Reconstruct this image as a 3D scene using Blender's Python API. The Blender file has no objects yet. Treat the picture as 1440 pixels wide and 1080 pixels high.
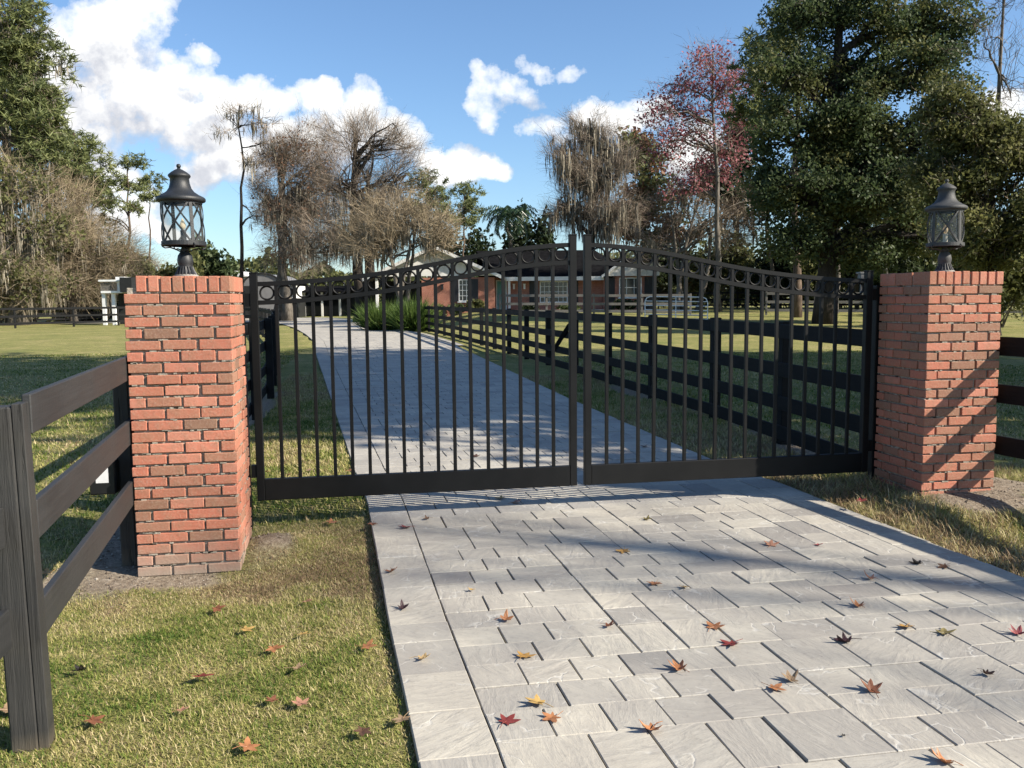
import bpy, math, random
import numpy as np
from mathutils import Vector, Matrix
random.seed(7)
RNG = np.random.default_rng(11)
sc = bpy.context.scene
COL = sc.collection

# ------------------------------------------------------------------ calibration of the view
F_PX, PITCH, ROLL, YAW = 1224.0, .0965, .0092, .1765
CAM = np.array([1.330, -5.4256, 1.6505])
R_AX = np.array([math.cos(YAW), -math.sin(YAW), 0.0])      # camera right, level
F_AX = np.array([math.sin(YAW), math.cos(YAW), 0.0])       # camera forward, level
SUN_L = np.array([-1.7, 1.0, -1.3])                        # the way sunlight travels

def ray(px, py):
    X, Y = px-720, 540-py
    cr, sr = math.cos(ROLL), math.sin(ROLL)
    x, y = X*cr+Y*sr, -X*sr+Y*cr
    c, s = math.cos(PITCH), math.sin(PITCH)
    return R_AX*(x/F_PX) + F_AX*(c+y/F_PX*s) + np.array([0, 0, -s+y/F_PX*c])

def at_depth(px, py, D):
    d = ray(px, py)
    return CAM + d*(D/(d@F_AX))

def at_ground(px, py, z=.1):
    d = ray(px, py)
    return CAM + d*((z-CAM[2])/d[2])

def sstep(a, b, x):
    t = np.clip((np.asarray(x, float)-a)/(b-a), 0, 1)
    return t*t*(3-2*t)

# value noise on arrays
def vnoise(x, y, scale, seed):
    x = np.asarray(x, float)/scale; y = np.asarray(y, float)/scale
    xi, yi = np.floor(x).astype(np.int64), np.floor(y).astype(np.int64)
    fx, fy = x-xi, y-yi
    fx = fx*fx*(3-2*fx); fy = fy*fy*(3-2*fy)
    def h(a, b):
        n = (a*374761393 + b*668265263 + seed*974634777) & 0xffffffff
        n = ((n ^ (n >> 13))*1274126177) & 0xffffffff
        return ((n ^ (n >> 16)) & 0xffff)/65535.0
    return (h(xi, yi)*(1-fx)+h(xi+1, yi)*fx)*(1-fy) + (h(xi, yi+1)*(1-fx)+h(xi+1, yi+1)*fx)*fy

def fbm(x, y, scale, seed):
    return .55*vnoise(x, y, scale, seed)+.3*vnoise(x, y, scale/2.1, seed+1)+.15*vnoise(x, y, scale/4.3, seed+2)

# ------------------------------------------------------------------ driveway outline and terrain
LY = [-9, -2.65, -1.34, 1.37, 2.49, 7.35, 20.2, 30, 37.3, 48, 59, 66, 72]
LX = [1.62, 1.50, 1.45, 1.38, 1.29, .99, .19, -.35, -1.04, -2.25, -3.97, -6.2, -10]
RY = [-9, -2.65, -1.32, 1.23, 2.43, 7.8, 24.8, 35, 44.2, 58, 70, 80, 90]
RX = [5.0, 4.95, 4.92, 4.80, 4.68, 4.60, 4.72, 4.3, 2.89, 1.6, .9, .4, 0]
def XL(y): return np.interp(y, LY, LX)
def XR(y): return np.interp(y, RY, RX)
DRIVE_Z = .1
def in_drive(x, y, m=0.0):
    return (x > XL(y)-m) & (x < XR(y)+m) & (y < 66)
def terrain(x, y):
    x = np.asarray(x, float); y = np.asarray(y, float)
    z = .07 + .8*sstep(22, 58, y)*sstep(5, 10, x)
    z = z - .075*np.exp(-((x-.25)**2+(y+.2)**2)/1.1)
    z = z + .10*np.exp(-((x-.76)**2+(y-.36)**2)/.05)
    dx = np.maximum(0, np.abs(x-5.85)-.35); dy = np.maximum(0, np.abs(y-.4)-.4)
    z = z + .13*np.exp(-(dx**2+dy**2)/.22)
    z = z + (.022*(fbm(x, y, .55, 5)-.5) + .05*(fbm(x, y, 6, 9)-.5)*sstep(3, 12, np.abs(y)+np.abs(x-3)))
    return z
def soil_mask(x, y):
    n = fbm(x, y, .34, 21)
    a = np.exp(-((np.maximum(0, np.abs(x+.02)-.36))**2/.035 + (np.maximum(0, np.abs(y-.08)-.20))**2/.022))
    b = np.exp(-((x-.72)**2/.055+(y-.38)**2/.13))
    dx = np.maximum(0, np.abs(x-6.15)-.55); dy = np.maximum(0, np.abs(y-.3)-.45)
    c = np.exp(-(dx**2+dy**2)/.06)*.95
    e = np.exp(-((x-6.6)**2/.5+(y+.1)**2/.1))*.7
    f = np.exp(-(np.maximum(0, np.abs(x+.2)-.15)**2/.02+np.maximum(0, np.abs(y-5)-5)**2/.3))*.8
    g = np.exp(-(np.maximum(0, np.abs(x-6.05)-.2)**2/.05+np.maximum(0, np.abs(y-5)-5)**2/.3))*.6
    m = np.maximum.reduce([a, b, c, e, f, g])
    return np.clip((m+1.15*(n-.5)*(m > .03)-.30)*2.6, 0, 1)

# ------------------------------------------------------------------ mesh helpers
class MB:
    """collects shapes for ONE mesh (world coordinates)"""
    def __init__(self):
        self.v, self.f, self.m, self.a = [], [], [], []
        self.var = 0.5; self.mi = 0; self.sm = []
        self.smooth = False
    def add(self, vs, fs):
        o = len(self.v)
        self.v.extend([tuple(map(float, p)) for p in vs])
        self.a.extend([self.var]*len(vs))
        for f in fs:
            self.f.append(tuple(i+o for i in f)); self.m.append(self.mi); self.sm.append(self.smooth)
    def box(self, lo, hi):
        x0, y0, z0 = lo; x1, y1, z1 = hi
        self.add([(x0,y0,z0),(x1,y0,z0),(x1,y1,z0),(x0,y1,z0),(x0,y0,z1),(x1,y0,z1),(x1,y1,z1),(x0,y1,z1)],
                 [(3,2,1,0),(4,5,6,7),(0,1,5,4),(1,2,6,5),(2,3,7,6),(3,0,4,7)])
    def obox(self, c, ax, ay, az, h, ch=0.0):
        c = np.asarray(c, float); ax, ay, az = (np.asarray(a, float) for a in (ax, ay, az))
        if ch <= 0:
            vs = [c+sx*h[0]*ax+sy*h[1]*ay+sz*h[2]*az for sz in (-1, 1) for sx, sy in ((-1,-1),(1,-1),(1,1),(-1,1))]
            self.add(vs, [(3,2,1,0),(4,5,6,7),(0,1,5,4),(1,2,6,5),(2,3,7,6),(3,0,4,7)])
            return
        # chamfered box: 24 vertices
        vs, idx = [], {}
        for sx in (-1, 1):
            for sy in (-1, 1):
                for sz in (-1, 1):
                    for k in range(3):
                        d = [h[0]-ch, h[1]-ch, h[2]-ch]; d[k] = h[k]
                        idx[(sx,sy,sz,k)] = len(vs)
                        vs.append(c+sx*d[0]*ax+sy*d[1]*ay+sz*d[2]*az)
        fs = []
        for s in (-1, 1):
            q = [idx[(s,a,b,0)] for a, b in ((-1,-1),(1,-1),(1,1),(-1,1))]; fs.append(q if s > 0 else q[::-1])
            q = [idx[(a,s,b,1)] for a, b in ((-1,-1),(-1,1),(1,1),(1,-1))]; fs.append(q if s > 0 else q[::-1])
            q = [idx[(a,b,s,2)] for a, b in ((-1,-1),(1,-1),(1,1),(-1,1))]; fs.append(q if s > 0 else q[::-1])
        for a in (-1, 1):
            for b in (-1, 1):
                q = [idx[(a,b,-1,0)], idx[(a,b,1,0)], idx[(a,b,1,1)], idx[(a,b,-1,1)]]; fs.append(q if a*b > 0 else q[::-1])
                q = [idx[(a,-1,b,0)], idx[(a,-1,b,2)], idx[(a,1,b,2)], idx[(a,1,b,0)]]; fs.append(q if a*b > 0 else q[::-1])
                q = [idx[(-1,a,b,1)], idx[(1,a,b,1)], idx[(1,a,b,2)], idx[(-1,a,b,2)]]; fs.append(q if a*b > 0 else q[::-1])
        for sx in (-1, 1):
            for sy in (-1, 1):
                for sz in (-1, 1):
                    q = [idx[(sx,sy,sz,0)], idx[(sx,sy,sz,1)], idx[(sx,sy,sz,2)]]
                    fs.append(q if sx*sy*sz > 0 else q[::-1])
        self.add(vs, fs)
    def tube(self, pts, rad, k=8, cap=True, closed=False):
        pts = [np.asarray(p, float) for p in pts]; n = len(pts)
        if not hasattr(rad, '__len__'): rad = [rad]*n
        vs, fs = [], []
        prev = None
        for i, p in enumerate(pts):
            if closed: t = pts[(i+1) % n]-pts[i-1]
            else: t = pts[min(i+1, n-1)]-pts[max(i-1, 0)]
            t = t/(np.linalg.norm(t)+1e-9)
            if prev is None:
                a = np.array([0, 0, 1.]) if abs(t[2]) < .9 else np.array([1., 0, 0])
                u = np.cross(a, t)
            else: u = prev-t*(prev@t)
            u = u/(np.linalg.norm(u)+1e-9); prev = u; w = np.cross(t, u)
            for j in range(k):
                g = 2*math.pi*j/k
                vs.append(p+rad[i]*(math.cos(g)*u+math.sin(g)*w))
        for i in range(n if closed else n-1):
            i2 = (i+1) % n
            for j in range(k):
                fs.append((i*k+j, i*k+(j+1) % k, i2*k+(j+1) % k, i2*k+j))
        if cap and not closed:
            fs.append(tuple(range(k))[::-1]); fs.append(tuple((n-1)*k+j for j in range(k)))
        self.add(vs, fs)
    def lathe(self, prof, c, n=24, cap=True):
        c = np.asarray(c, float); vs, fs = [], []
        for r, z in prof:
            for j in range(n):
                g = 2*math.pi*j/n
                vs.append(c+np.array([r*math.cos(g), r*math.sin(g), z]))
        for i in range(len(prof)-1):
            for j in range(n):
                fs.append((i*n+j, i*n+(j+1) % n, (i+1)*n+(j+1) % n, (i+1)*n+j))
        if cap:
            fs.append(tuple(range(n))[::-1]); fs.append(tuple((len(prof)-1)*n+j for j in range(n)))
        self.add(vs, fs)
    def build(self, name, mats, parent=None, loc=None):
        if not isinstance(mats, (list, tuple)): mats = [mats]
        o = np.zeros(3)
        if parent is not None: o = np.array(parent.get('_o', (0, 0, 0)))
        elif loc is not None: o = np.asarray(loc, float)
        me = bpy.data.meshes.new(name)
        V = np.array(self.v, float).reshape(-1, 3)-o
        me.from_pydata(V.tolist(), [], self.f)
        for m in mats: me.materials.append(m)
        me.polygons.foreach_set('material_index', self.m)
        me.polygons.foreach_set('use_smooth', self.sm)
        at = me.attributes.new('var', 'FLOAT', 'POINT'); at.data.foreach_set('value', np.array(self.a, np.float32))
        me.update()
        ob = bpy.data.objects.new(name, me); COL.objects.link(ob)
        if parent is not None: ob.parent = parent; ob['_o'] = [float(x) for x in o]
        elif loc is not None: ob.location = [float(x) for x in loc]; ob['_o'] = [float(x) for x in loc]
        return ob

def mesh_np(name, V, F, mat, var=None, parent=None, loc=None, mi=None, smooth=False):
    """big mesh from arrays; F is (m,k)"""
    o = np.zeros(3)
    if parent is not None: o = np.array(parent.get('_o', (0, 0, 0)))
    elif loc is not None: o = np.asarray(loc, float)
    me = bpy.data.meshes.new(name)
    V = (np.asarray(V, float)-o).astype(np.float32); F = np.asarray(F, np.int32)
    m, k = F.shape
    me.vertices.add(len(V)); me.vertices.foreach_set('co', V.ravel())
    me.loops.add(m*k); me.loops.foreach_set('vertex_index', F.ravel())
    me.polygons.add(m); me.polygons.foreach_set('loop_start', np.arange(0, m*k, k, dtype=np.int32))
    for mm in (mat if isinstance(mat, (list, tuple)) else [mat]): me.materials.append(mm)
    if mi is not None: me.polygons.foreach_set('material_index', np.asarray(mi, np.int32))
    me.polygons.foreach_set('use_smooth', np.full(m, smooth, bool))
    if var is not None:
        at = me.attributes.new('var', 'FLOAT', 'POINT'); at.data.foreach_set('value', np.asarray(var, np.float32))
    me.update(calc_edges=True); me.validate()
    ob = bpy.data.objects.new(name, me); COL.objects.link(ob)
    if parent is not None: ob.parent = parent; ob['_o'] = [float(x) for x in o]
    elif loc is not None: ob.location = [float(x) for x in loc]; ob['_o'] = [float(x) for x in loc]
    return ob

def tag(o, label=None, cat=None, group=None, kind=None):
    if label: o['label'] = label
    if cat: o['category'] = cat
    if group: o['group'] = group
    if kind: o['kind'] = kind
    return o
def thing(name, label, cat, loc, group=None):
    o = bpy.data.objects.new(name, None); COL.objects.link(o)
    o.location = [float(x) for x in loc]; o['_o'] = [float(x) for x in loc]; o.empty_display_size = .2
    return tag(o, label, cat, group)
def clean():
    for o in bpy.data.objects:
        if '_o' in o.keys(): del o['_o']

# ------------------------------------------------------------------ materials
def new_mat(name):
    m = bpy.data.materials.new(name); m.use_nodes = True
    nt = m.node_tree; nt.nodes.clear()
    out = nt.nodes.new('ShaderNodeOutputMaterial')
    return m, nt, out
class NT:
    def __init__(s, nt): s.nt = nt
    def n(s, t, **kw):
        x = s.nt.nodes.new(t)
        for k, v in kw.items():
            if k.startswith('_'): x.inputs[k[1:].replace('_', ' ')].default_value = v
            else: setattr(x, k, v)
        return x
    def l(s, a, b): s.nt.links.new(a, b)
    def math(s, op, a, b=None, c=None, clamp=False):
        x = s.nt.nodes.new('ShaderNodeMath'); x.operation = op; x.use_clamp = clamp
        for i, v in enumerate((a, b, c)):
            if v is None: continue
            if isinstance(v, (int, float)): x.inputs[i].default_value = v
            else: s.l(v, x.inputs[i])
        return x.outputs[0]
    def vmath(s, op, a, b=None, scale=None):
        x = s.nt.nodes.new('ShaderNodeVectorMath'); x.operation = op
        for i, v in enumerate((a, b)):
            if v is None: continue
            if isinstance(v, (tuple, list)): x.inputs[i].default_value = v
            else: s.l(v, x.inputs[i])
        if scale is not None:
            if isinstance(scale, (int, float)): x.inputs['Scale'].default_value = scale
            else: s.l(scale, x.inputs['Scale'])
        return x
    def ramp(s, fac, stops, interp='LINEAR'):
        x = s.nt.nodes.new('ShaderNodeValToRGB'); e = x.color_ramp; e.interpolation = interp
        while len(e.elements) < len(stops): e.elements.new(.5)
        for el, (p, c) in zip(e.elements, stops):
            el.position = p; el.color = (c, c, c, 1) if isinstance(c, (int, float)) else (*c, 1)
        s.l(fac, x.inputs[0]); return x.outputs[0]
    def noise(s, vec, scale, detail=4, rough=.55, dim='3D', w=None, dist=0):
        x = s.nt.nodes.new('ShaderNodeTexNoise'); x.noise_dimensions = dim
        x.inputs['Scale'].default_value = scale; x.inputs['Detail'].default_value = detail
        x.inputs['Roughness'].default_value = rough; x.inputs['Distortion'].default_value = dist
        if vec is not None: s.l(vec, x.inputs['Vector'])
        if w is not None: s.l(w, x.inputs['W'])
        return x.outputs['Fac']
    def mix(s, fac, a, b, mode='MIX'):
        x = s.nt.nodes.new('ShaderNodeMix'); x.data_type = 'RGBA'; x.blend_type = mode; x.clamp_factor = True
        for sock, v in ((0, fac), (6, a), (7, b)):
            if isinstance(v, (int, float)): x.inputs[sock].default_value = v
            elif isinstance(v, (tuple, list)): x.inputs[sock].default_value = (*v, 1)
            else: s.l(v, x.inputs[sock])
        return x.outputs[2]
    def attr(s, name='var'):
        x = s.nt.nodes.new('ShaderNodeAttribute'); x.attribute_name = name; return x.outputs['Fac']
    def pos(s):
        return s.nt.nodes.new('ShaderNodeNewGeometry').outputs['Position']
    def objco(s):
        return s.nt.nodes.new('ShaderNodeTexCoord').outputs['Object']
    def bump(s, h, strength=.5, dist=.01, prev=None):
        x = s.nt.nodes.new('ShaderNodeBump'); x.inputs['Strength'].default_value = strength
        x.inputs['Distance'].default_value = dist; s.l(h, x.inputs['Height'])
        if prev is not None: s.l(prev, x.inputs['Normal'])
        return x.outputs[0]
    def principled(s, out, col, rough=.6, bump=None, spec=.5, metallic=0.0):
        b = s.nt.nodes.new('ShaderNodeBsdfPrincipled')
        if isinstance(col, (tuple, list)): b.inputs['Base Color'].default_value = (*col, 1)
        else: s.l(col, b.inputs['Base Color'])
        if isinstance(rough, (int, float)): b.inputs['Roughness'].default_value = rough
        else: s.l(rough, b.inputs['Roughness'])
        b.inputs['Specular IOR Level'].default_value = spec; b.inputs['Metallic'].default_value = metallic
        if bump is not None: s.l(bump, b.inputs['Normal'])
        s.l(b.outputs[0], out.inputs['Surface']); return b

def m_plain(name, col, rough=.6, vary=.25, scale=6, spec=.4, bump=0, metallic=0):
    m, nt, out = new_mat(name); t = NT(nt); p = t.objco()
    n = t.noise(p, scale, 5)
    c = t.ramp(n, [(.3, tuple(x*(1-vary) for x in col)), (.7, tuple(min(1, x*(1+vary)) for x in col))])
    bm = t.bump(t.noise(p, scale*6, 4), bump, .004) if bump else None
    t.principled(out, c, rough, bm, spec, metallic)
    return m

def m_foliage(name, dark, mid, light, transl=.3, rough=.55, spec=.25):
    m, nt, out = new_mat(name); t = NT(nt)
    c = t.ramp(t.attr(), [(0, dark), (.5, mid), (1, light)])
    b = t.n('ShaderNodeBsdfPrincipled'); t.l(c, b.inputs['Base Color'])
    b.inputs['Roughness'].default_value = rough; b.inputs['Specular IOR Level'].default_value = spec
    tr = t.n('ShaderNodeBsdfTranslucent'); t.l(c, tr.inputs['Color'])
    mx = t.n('ShaderNodeMixShader'); mx.inputs[0].default_value = transl
    t.l(b.outputs[0], mx.inputs[1]); t.l(tr.outputs[0], mx.inputs[2]); t.l(mx.outputs[0], out.inputs['Surface'])
    return m

def m_bark(name, a, b):
    m, nt, out = new_mat(name); t = NT(nt)
    p = t.n('ShaderNodeMapping'); t.l(t.pos(), p.inputs['Vector']); p.inputs['Scale'].default_value = (5, 5, 1.2)
    n = t.noise(p.outputs[0], 1.5, 5, .65)
    t.principled(out, t.ramp(n, [(.35, a), (.65, b)]), .85, t.bump(n, .6, .03), .2)
    return m

def m_wood(name, a, b, rough=.6):
    """painted board: streaked along its length, a little worn"""
    m, nt, out = new_mat(name); t = NT(nt)
    p = t.n('ShaderNodeMapping'); t.l(t.pos(), p.inputs['Vector']); p.inputs['Scale'].default_value = (9, 1.2, 30)
    n = t.noise(p.outputs[0], 2.0, 6, .65); n2 = t.noise(t.pos(), 2.3, 3)
    q = t.n('ShaderNodeMapping'); t.l(t.pos(), q.inputs['Vector']); q.inputs['Scale'].default_value = (40, 40, 2)
    n3 = t.noise(q.outputs[0], 2, 4)
    v = t.math('ADD', t.math('MULTIPLY', n, .6), t.math('MULTIPLY', n2, .4))
    c = t.ramp(v, [(.3, a), (.7, b)])
    t.principled(out, c, t.math('ADD', .18+rough-.3, t.math('MULTIPLY', n2, .25)), t.bump(t.math('ADD', n, t.math('MULTIPLY', n3, .5)), .35, .006), .4)
    return m
M = {}
def mk_ground():
    m, nt, out = new_mat('lawn_ground'); t = NT(nt); p = t.pos()
    big = t.noise(p, .35, 4); mid = t.noise(p, 1.7, 4); fine = t.noise(p, 26, 4, .7); vf = t.noise(p, 110, 3, .7)
    grass = t.ramp(t.math('ADD', t.math('MULTIPLY', big, .55), t.math('MULTIPLY', mid, .45)),
                   [(.36, (.15, .185, .04)), (.5, (.29, .28, .085)), (.62, (.42, .355, .15))])
    grass = t.mix(t.ramp(t.noise(p, 5.5, 5, .7), [(.44, .5), (.6, 0.0)]), grass, (.12, .135, .04))
    grass = t.mix(t.math('MULTIPLY', t.ramp(fine, [(.35, 1.0), (.6, 0.0)]), .75), grass, (.045, .042, .017))  # dark flecks put the shadows between blades into the ground colour
    grass = t.mix(t.ramp(vf, [(.5, 0.0), (.75, .55)]), grass, (.48, .41, .22))
    soil = t.ramp(t.math('ADD', t.math('MULTIPLY', fine, .6), t.math('MULTIPLY', vf, .4)), [(.38, (.13, .10, .076)), (.5, (.21, .17, .125)), (.66, (.36, .31, .25))])
    a = t.nt.nodes.new('ShaderNodeAttribute'); a.attribute_name = 'var'
    c = t.mix(a.outputs['Fac'], grass, soil)
    h = t.math('ADD', t.math('MULTIPLY', fine, .7), t.math('MULTIPLY', vf, .3))
    t.principled(out, c, .9, t.bump(h, .9, .03), .15)
    return m
def mk_paver():
    m, nt, out = new_mat('slate_paver'); t = NT(nt); p = t.pos(); v = t.attr()
    w = t.math('MULTIPLY', v, 173.0)
    # grain direction differs from stone to stone
    ang = t.math('MULTIPLY', t.math('SINE', t.math('MULTIPLY', v, 911.0)), 1.6)
    rot = t.n('ShaderNodeVectorRotate', rotation_type='Z_AXIS'); t.l(p, rot.inputs['Vector']); t.l(ang, rot.inputs['Angle'])
    st = t.n('ShaderNodeMapping'); t.l(rot.outputs[0], st.inputs['Vector']); st.inputs['Scale'].default_value = (1, 3.4, 1)
    n1 = t.noise(st.outputs[0], 4.5, 6, .62, '4D', w, 1.2)
    n2 = t.noise(p, 38, 5, .7, '4D', w)
    n3 = t.noise(p, 2.2, 3, .5)
    vor = t.n('ShaderNodeTexVoronoi', voronoi_dimensions='4D', feature='DISTANCE_TO_EDGE'); vor.inputs['Scale'].default_value = 5.5
    dn = t.n('ShaderNodeTexNoise', noise_dimensions='4D'); dn.inputs['Scale'].default_value = 9; t.l(p, dn.inputs['Vector']); t.l(w, dn.inputs['W'])
    t.l(t.vmath('ADD', p, t.vmath('SCALE', dn.outputs['Color'], scale=.16).outputs[0]).outputs[0], vor.inputs['Vector']); t.l(w, vor.inputs['W'])
    crack = t.ramp(vor.outputs['Distance'], [(0.0, 1.0), (.035, 0.0)])
    gate = t.ramp(t.noise(p, 5, 2, .5, '4D', t.math('ADD', w, 31.0)), [(.52, 0.0), (.6, 1.0)])
    crack = t.math('MULTIPLY', crack, gate)
    base = t.ramp(v, [(0, (.245, .232, .212)), (.1, (.31, .294, .262)), (.32, (.37, .35, .305)), (.75, (.415, .39, .333)), (1, (.46, .43, .36))])
    c = t.mix(t.ramp(n1, [(.34, .44), (.58, 0.0)]), base, (.285, .272, .25))
    c = t.mix(t.ramp(n1, [(.56, 0.0), (.76, .32)]), c, (.56, .535, .47))
    c = t.mix(t.ramp(n2, [(.52, 0.0), (.78, .6)]), c, (.17, .165, .155))
    c = t.mix(t.ramp(n3, [(.42, .28), (.58, 0.0)]), c, (.24, .22, .20))
    c = t.mix(t.math('MULTIPLY', crack, .5), c, (.55, .54, .5))
    mp = t.n('ShaderNodeMapping'); t.l(p, mp.inputs['Vector']); mp.inputs['Scale'].default_value = (1.5, .16, 1)
    c = t.mix(t.ramp(t.noise(mp.outputs[0], 1.6, 5, .6), [(.46, 0.0), (.64, .13)]), c, (.20, .185, .165))
    c = t.mix(t.ramp(t.noise(p, 3.4, 6, .7), [(.62, 0.0), (.72, .28)]), c, (.19, .17, .14))
    h = t.math('ADD', t.math('MULTIPLY', n1, 1.0), t.math('ADD', t.math('MULTIPLY', n2, .16), t.math('MULTIPLY', crack, -.22)))
    t.principled(out, c, t.math('ADD', .5, t.math('MULTIPLY', n2, .3)), t.bump(h, .75, .008), .25)
    return m
def mk_brick(name, mul=1.0):
    m, nt, out = new_mat(name); t = NT(nt); p = t.pos(); v = t.attr()
    w = t.math('MULTIPLY', v, 211.0)
    n1 = t.noise(p, 14, 5, .65, '4D', w); n2 = t.noise(p, 75, 4, .7); n3 = t.noise(p, 3.0, 3)
    base = t.ramp(v, [(0, (.21, .115, .078)), (.25, (.30, .145, .094)), (.48, (.37, .145, .092)), (.75, (.43, .15, .096)), (1, (.47, .19, .128))])
    c = t.mix(t.ramp(n1, [(.44, 0.0), (.7, .6)]), base, (.25, .15, .095))
    c = t.mix(t.ramp(n2, [(.5, 0.0), (.78, .45)]), c, (.42, .34, .27))
    c = t.mix(t.ramp(n2, [(.25, .5), (.42, 0.0)]), c, (.13, .06, .04))
    sep = t.n('ShaderNodeSeparateXYZ'); t.l(p, sep.inputs[0])
    lo = t.math('ADD', sep.outputs['Z'], t.math('MULTIPLY', n3, .25))
    c = t.mix(t.ramp(lo, [(.12, .85), (.36, 0.0)]), c, (.29, .25, .20))      # splashed soil on the lowest courses
    t.principled(out, c, .85, t.bump(t.math('ADD', n1, t.math('MULTIPLY', n2, .7)), .7, .006), .25)
    return m
def mk_mortar():
    m, nt, out = new_mat('mortar'); t = NT(nt); p = t.pos()
    n = t.noise(p, 60, 4, .7)
    t.principled(out, t.ramp(n, [(.3, (.20, .17, .135)), (.7, (.42, .38, .32))]), .95, t.bump(n, .8, .008), .1)
    return m
def mk_post():
    m, nt, out = new_mat('weathered_post'); t = NT(nt)
    q = t.n('ShaderNodeMapping'); t.l(t.pos(), q.inputs['Vector']); q.inputs['Scale'].default_value = (26, 26, 1.1)
    n = t.noise(q.outputs[0], 1.6, 6, .7, dist=.6); n2 = t.noise(t.pos(), 3, 4)
    crack = t.ramp(n, [(.30, 1.0), (.37, 0.0)])
    c = t.ramp(n2, [(.3, (.020, .020, .020)), (.7, (.040, .039, .037))])
    c = t.mix(crack, c, (.006, .006, .006))
    sep = t.n('ShaderNodeSeparateXYZ'); t.l(t.pos(), sep.inputs[0])
    c = t.mix(t.ramp(t.math('ADD', sep.outputs['Z'], t.math('MULTIPLY', n2, .12)), [(.10, .6), (.2, 0.0)]), c, (.14, .115, .08))
    t.principled(out, c, .6, t.bump(t.math('SUBTRACT', n, crack), .7, .012), .35)
    return m
def mk_glass(name, tint=(.9, .93, .92), rough=.08, trans=.75, dust=(.45, .45, .42)):
    m, nt, out = new_mat(name); t = NT(nt)
    a = t.n('ShaderNodeBsdfTransparent'); a.inputs[0].default_value = (*tint, 1)
    g = t.n('ShaderNodeBsdfGlossy'); g.inputs['Roughness'].default_value = rough
    d = t.n('ShaderNodeBsdfDiffuse'); d.inputs[0].default_value = (*dust, 1)
    x = t.n('ShaderNodeMixShader'); t.l(d.outputs[0], x.inputs[1]); t.l(g.outputs[0], x.inputs[2]); x.inputs[0].default_value = .15
    y = t.n('ShaderNodeMixShader'); t.l(x.outputs[0], y.inputs[1]); t.l(a.outputs[0], y.inputs[2])
    n = t.noise(t.objco(), 14, 4)
    t.l(t.ramp(n, [(.3, trans-.12), (.7, trans+.1)]), y.inputs[0])
    t.l(y.outputs[0], out.inputs['Surface'])
    return m
def mk_grass(name, stops):
    m, nt, out = new_mat(name); t = NT(nt)
    c = t.ramp(t.attr(), stops)
    b = t.n('ShaderNodeBsdfPrincipled'); t.l(c, b.inputs['Base Color']); b.inputs['Roughness'].default_value = .6; b.inputs['Specular IOR Level'].default_value = .2
    tr = t.n('ShaderNodeBsdfTranslucent'); t.l(c, tr.inputs['Color'])
    mx = t.n('ShaderNodeMixShader'); mx.inputs[0].default_value = .3
    t.l(b.outputs[0], mx.inputs[1]); t.l(tr.outputs[0], mx.inputs[2]); t.l(mx.outputs[0], out.inputs['Surface'])
    return m
M['ground'] = mk_ground(); M['paver'] = mk_paver()
M['joint'] = m_plain('joint_sand', (.05, .045, .04), .95, .4, 40)
M['brick'] = mk_brick('pillar_brick'); M['mortar'] = mk_mortar()
M['post'] = mk_post()
M['fence'] = m_wood('black_fence_paint', (.018, .0185, .019), (.034, .0345, .035), .55)
M['fence_dark'] = m_wood('black_fence_shaded', (.006, .0065, .007), (.013, .0135, .014), .7)  # shaded copy of the black fence paint, the shade put into its darker colour
for n_ in M['fence_dark'].node_tree.nodes:
    if n_.type == 'BSDF_PRINCIPLED': n_.inputs['Specular IOR Level'].default_value = .12
M['fence_grey'] = m_wood('weathered_grey_board', (.10, .095, .088), (.20, .19, .175), .8)
M['gate'] = m_plain('black_powder_coat', (.005, .0052, .0054), .5, .25, 9, .25, .06)
M['lantern'] = m_plain('lantern_iron', (.014, .016, .019), .55, .35, 18, .5, .25)
M['lantern_grey'] = m_plain('lantern_weathered', (.045, .047, .048), .65, .35, 18, .4, .25)
M['lantern_base'] = m_plain('lantern_base_plate', (.20, .19, .17), .7, .3, 20)
M['glass'] = mk_glass('lantern_glass', (.95, .96, .95), .12, .86, (.22, .22, .21))
M['candle'] = m_plain('candle_sleeve', (.55, .50, .40), .5, .1)
M['bulb'] = mk_glass('bulb_glass', (1, .9, .75), .05, .5, (.8, .65, .45))
M['white'] = m_plain('white_paint', (.72, .72, .70), .5, .08, 3)
M['pipe'] = m_plain('white_pipe', (.78, .78, .77), .4, .06, 3)
M['cream'] = m_plain('grey_siding', (.56, .56, .54), .7, .12, 1.5)
M['shingle'] = m_plain('dark_shingles', (.010, .010, .011), 1.0, .35, 4, 0.0, .4)
M['shingle_tan'] = m_plain('tan_shingles', (.20, .185, .15), .9, .3, 3, .2)
M['shutter'] = m_plain('dark_shutter', (.018, .018, .020), .5, .2)
M['teal'] = m_plain('teal_door_paint', (.10, .30, .29), .45, .1)
M['pane'] = m_plain('window_pane', (.025, .03, .035), .06, .3, 2, .7)
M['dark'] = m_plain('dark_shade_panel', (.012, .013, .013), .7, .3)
M['metal'] = m_plain('grey_sheet_metal', (.17, .17, .17), .55, .12, 2)
M['label'] = m_plain('sticker_white', (.62, .62, .62), .5, .08, 30)
M['box'] = m_plain('black_plastic', (.012, .012, .013), .4, .2)
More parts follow.
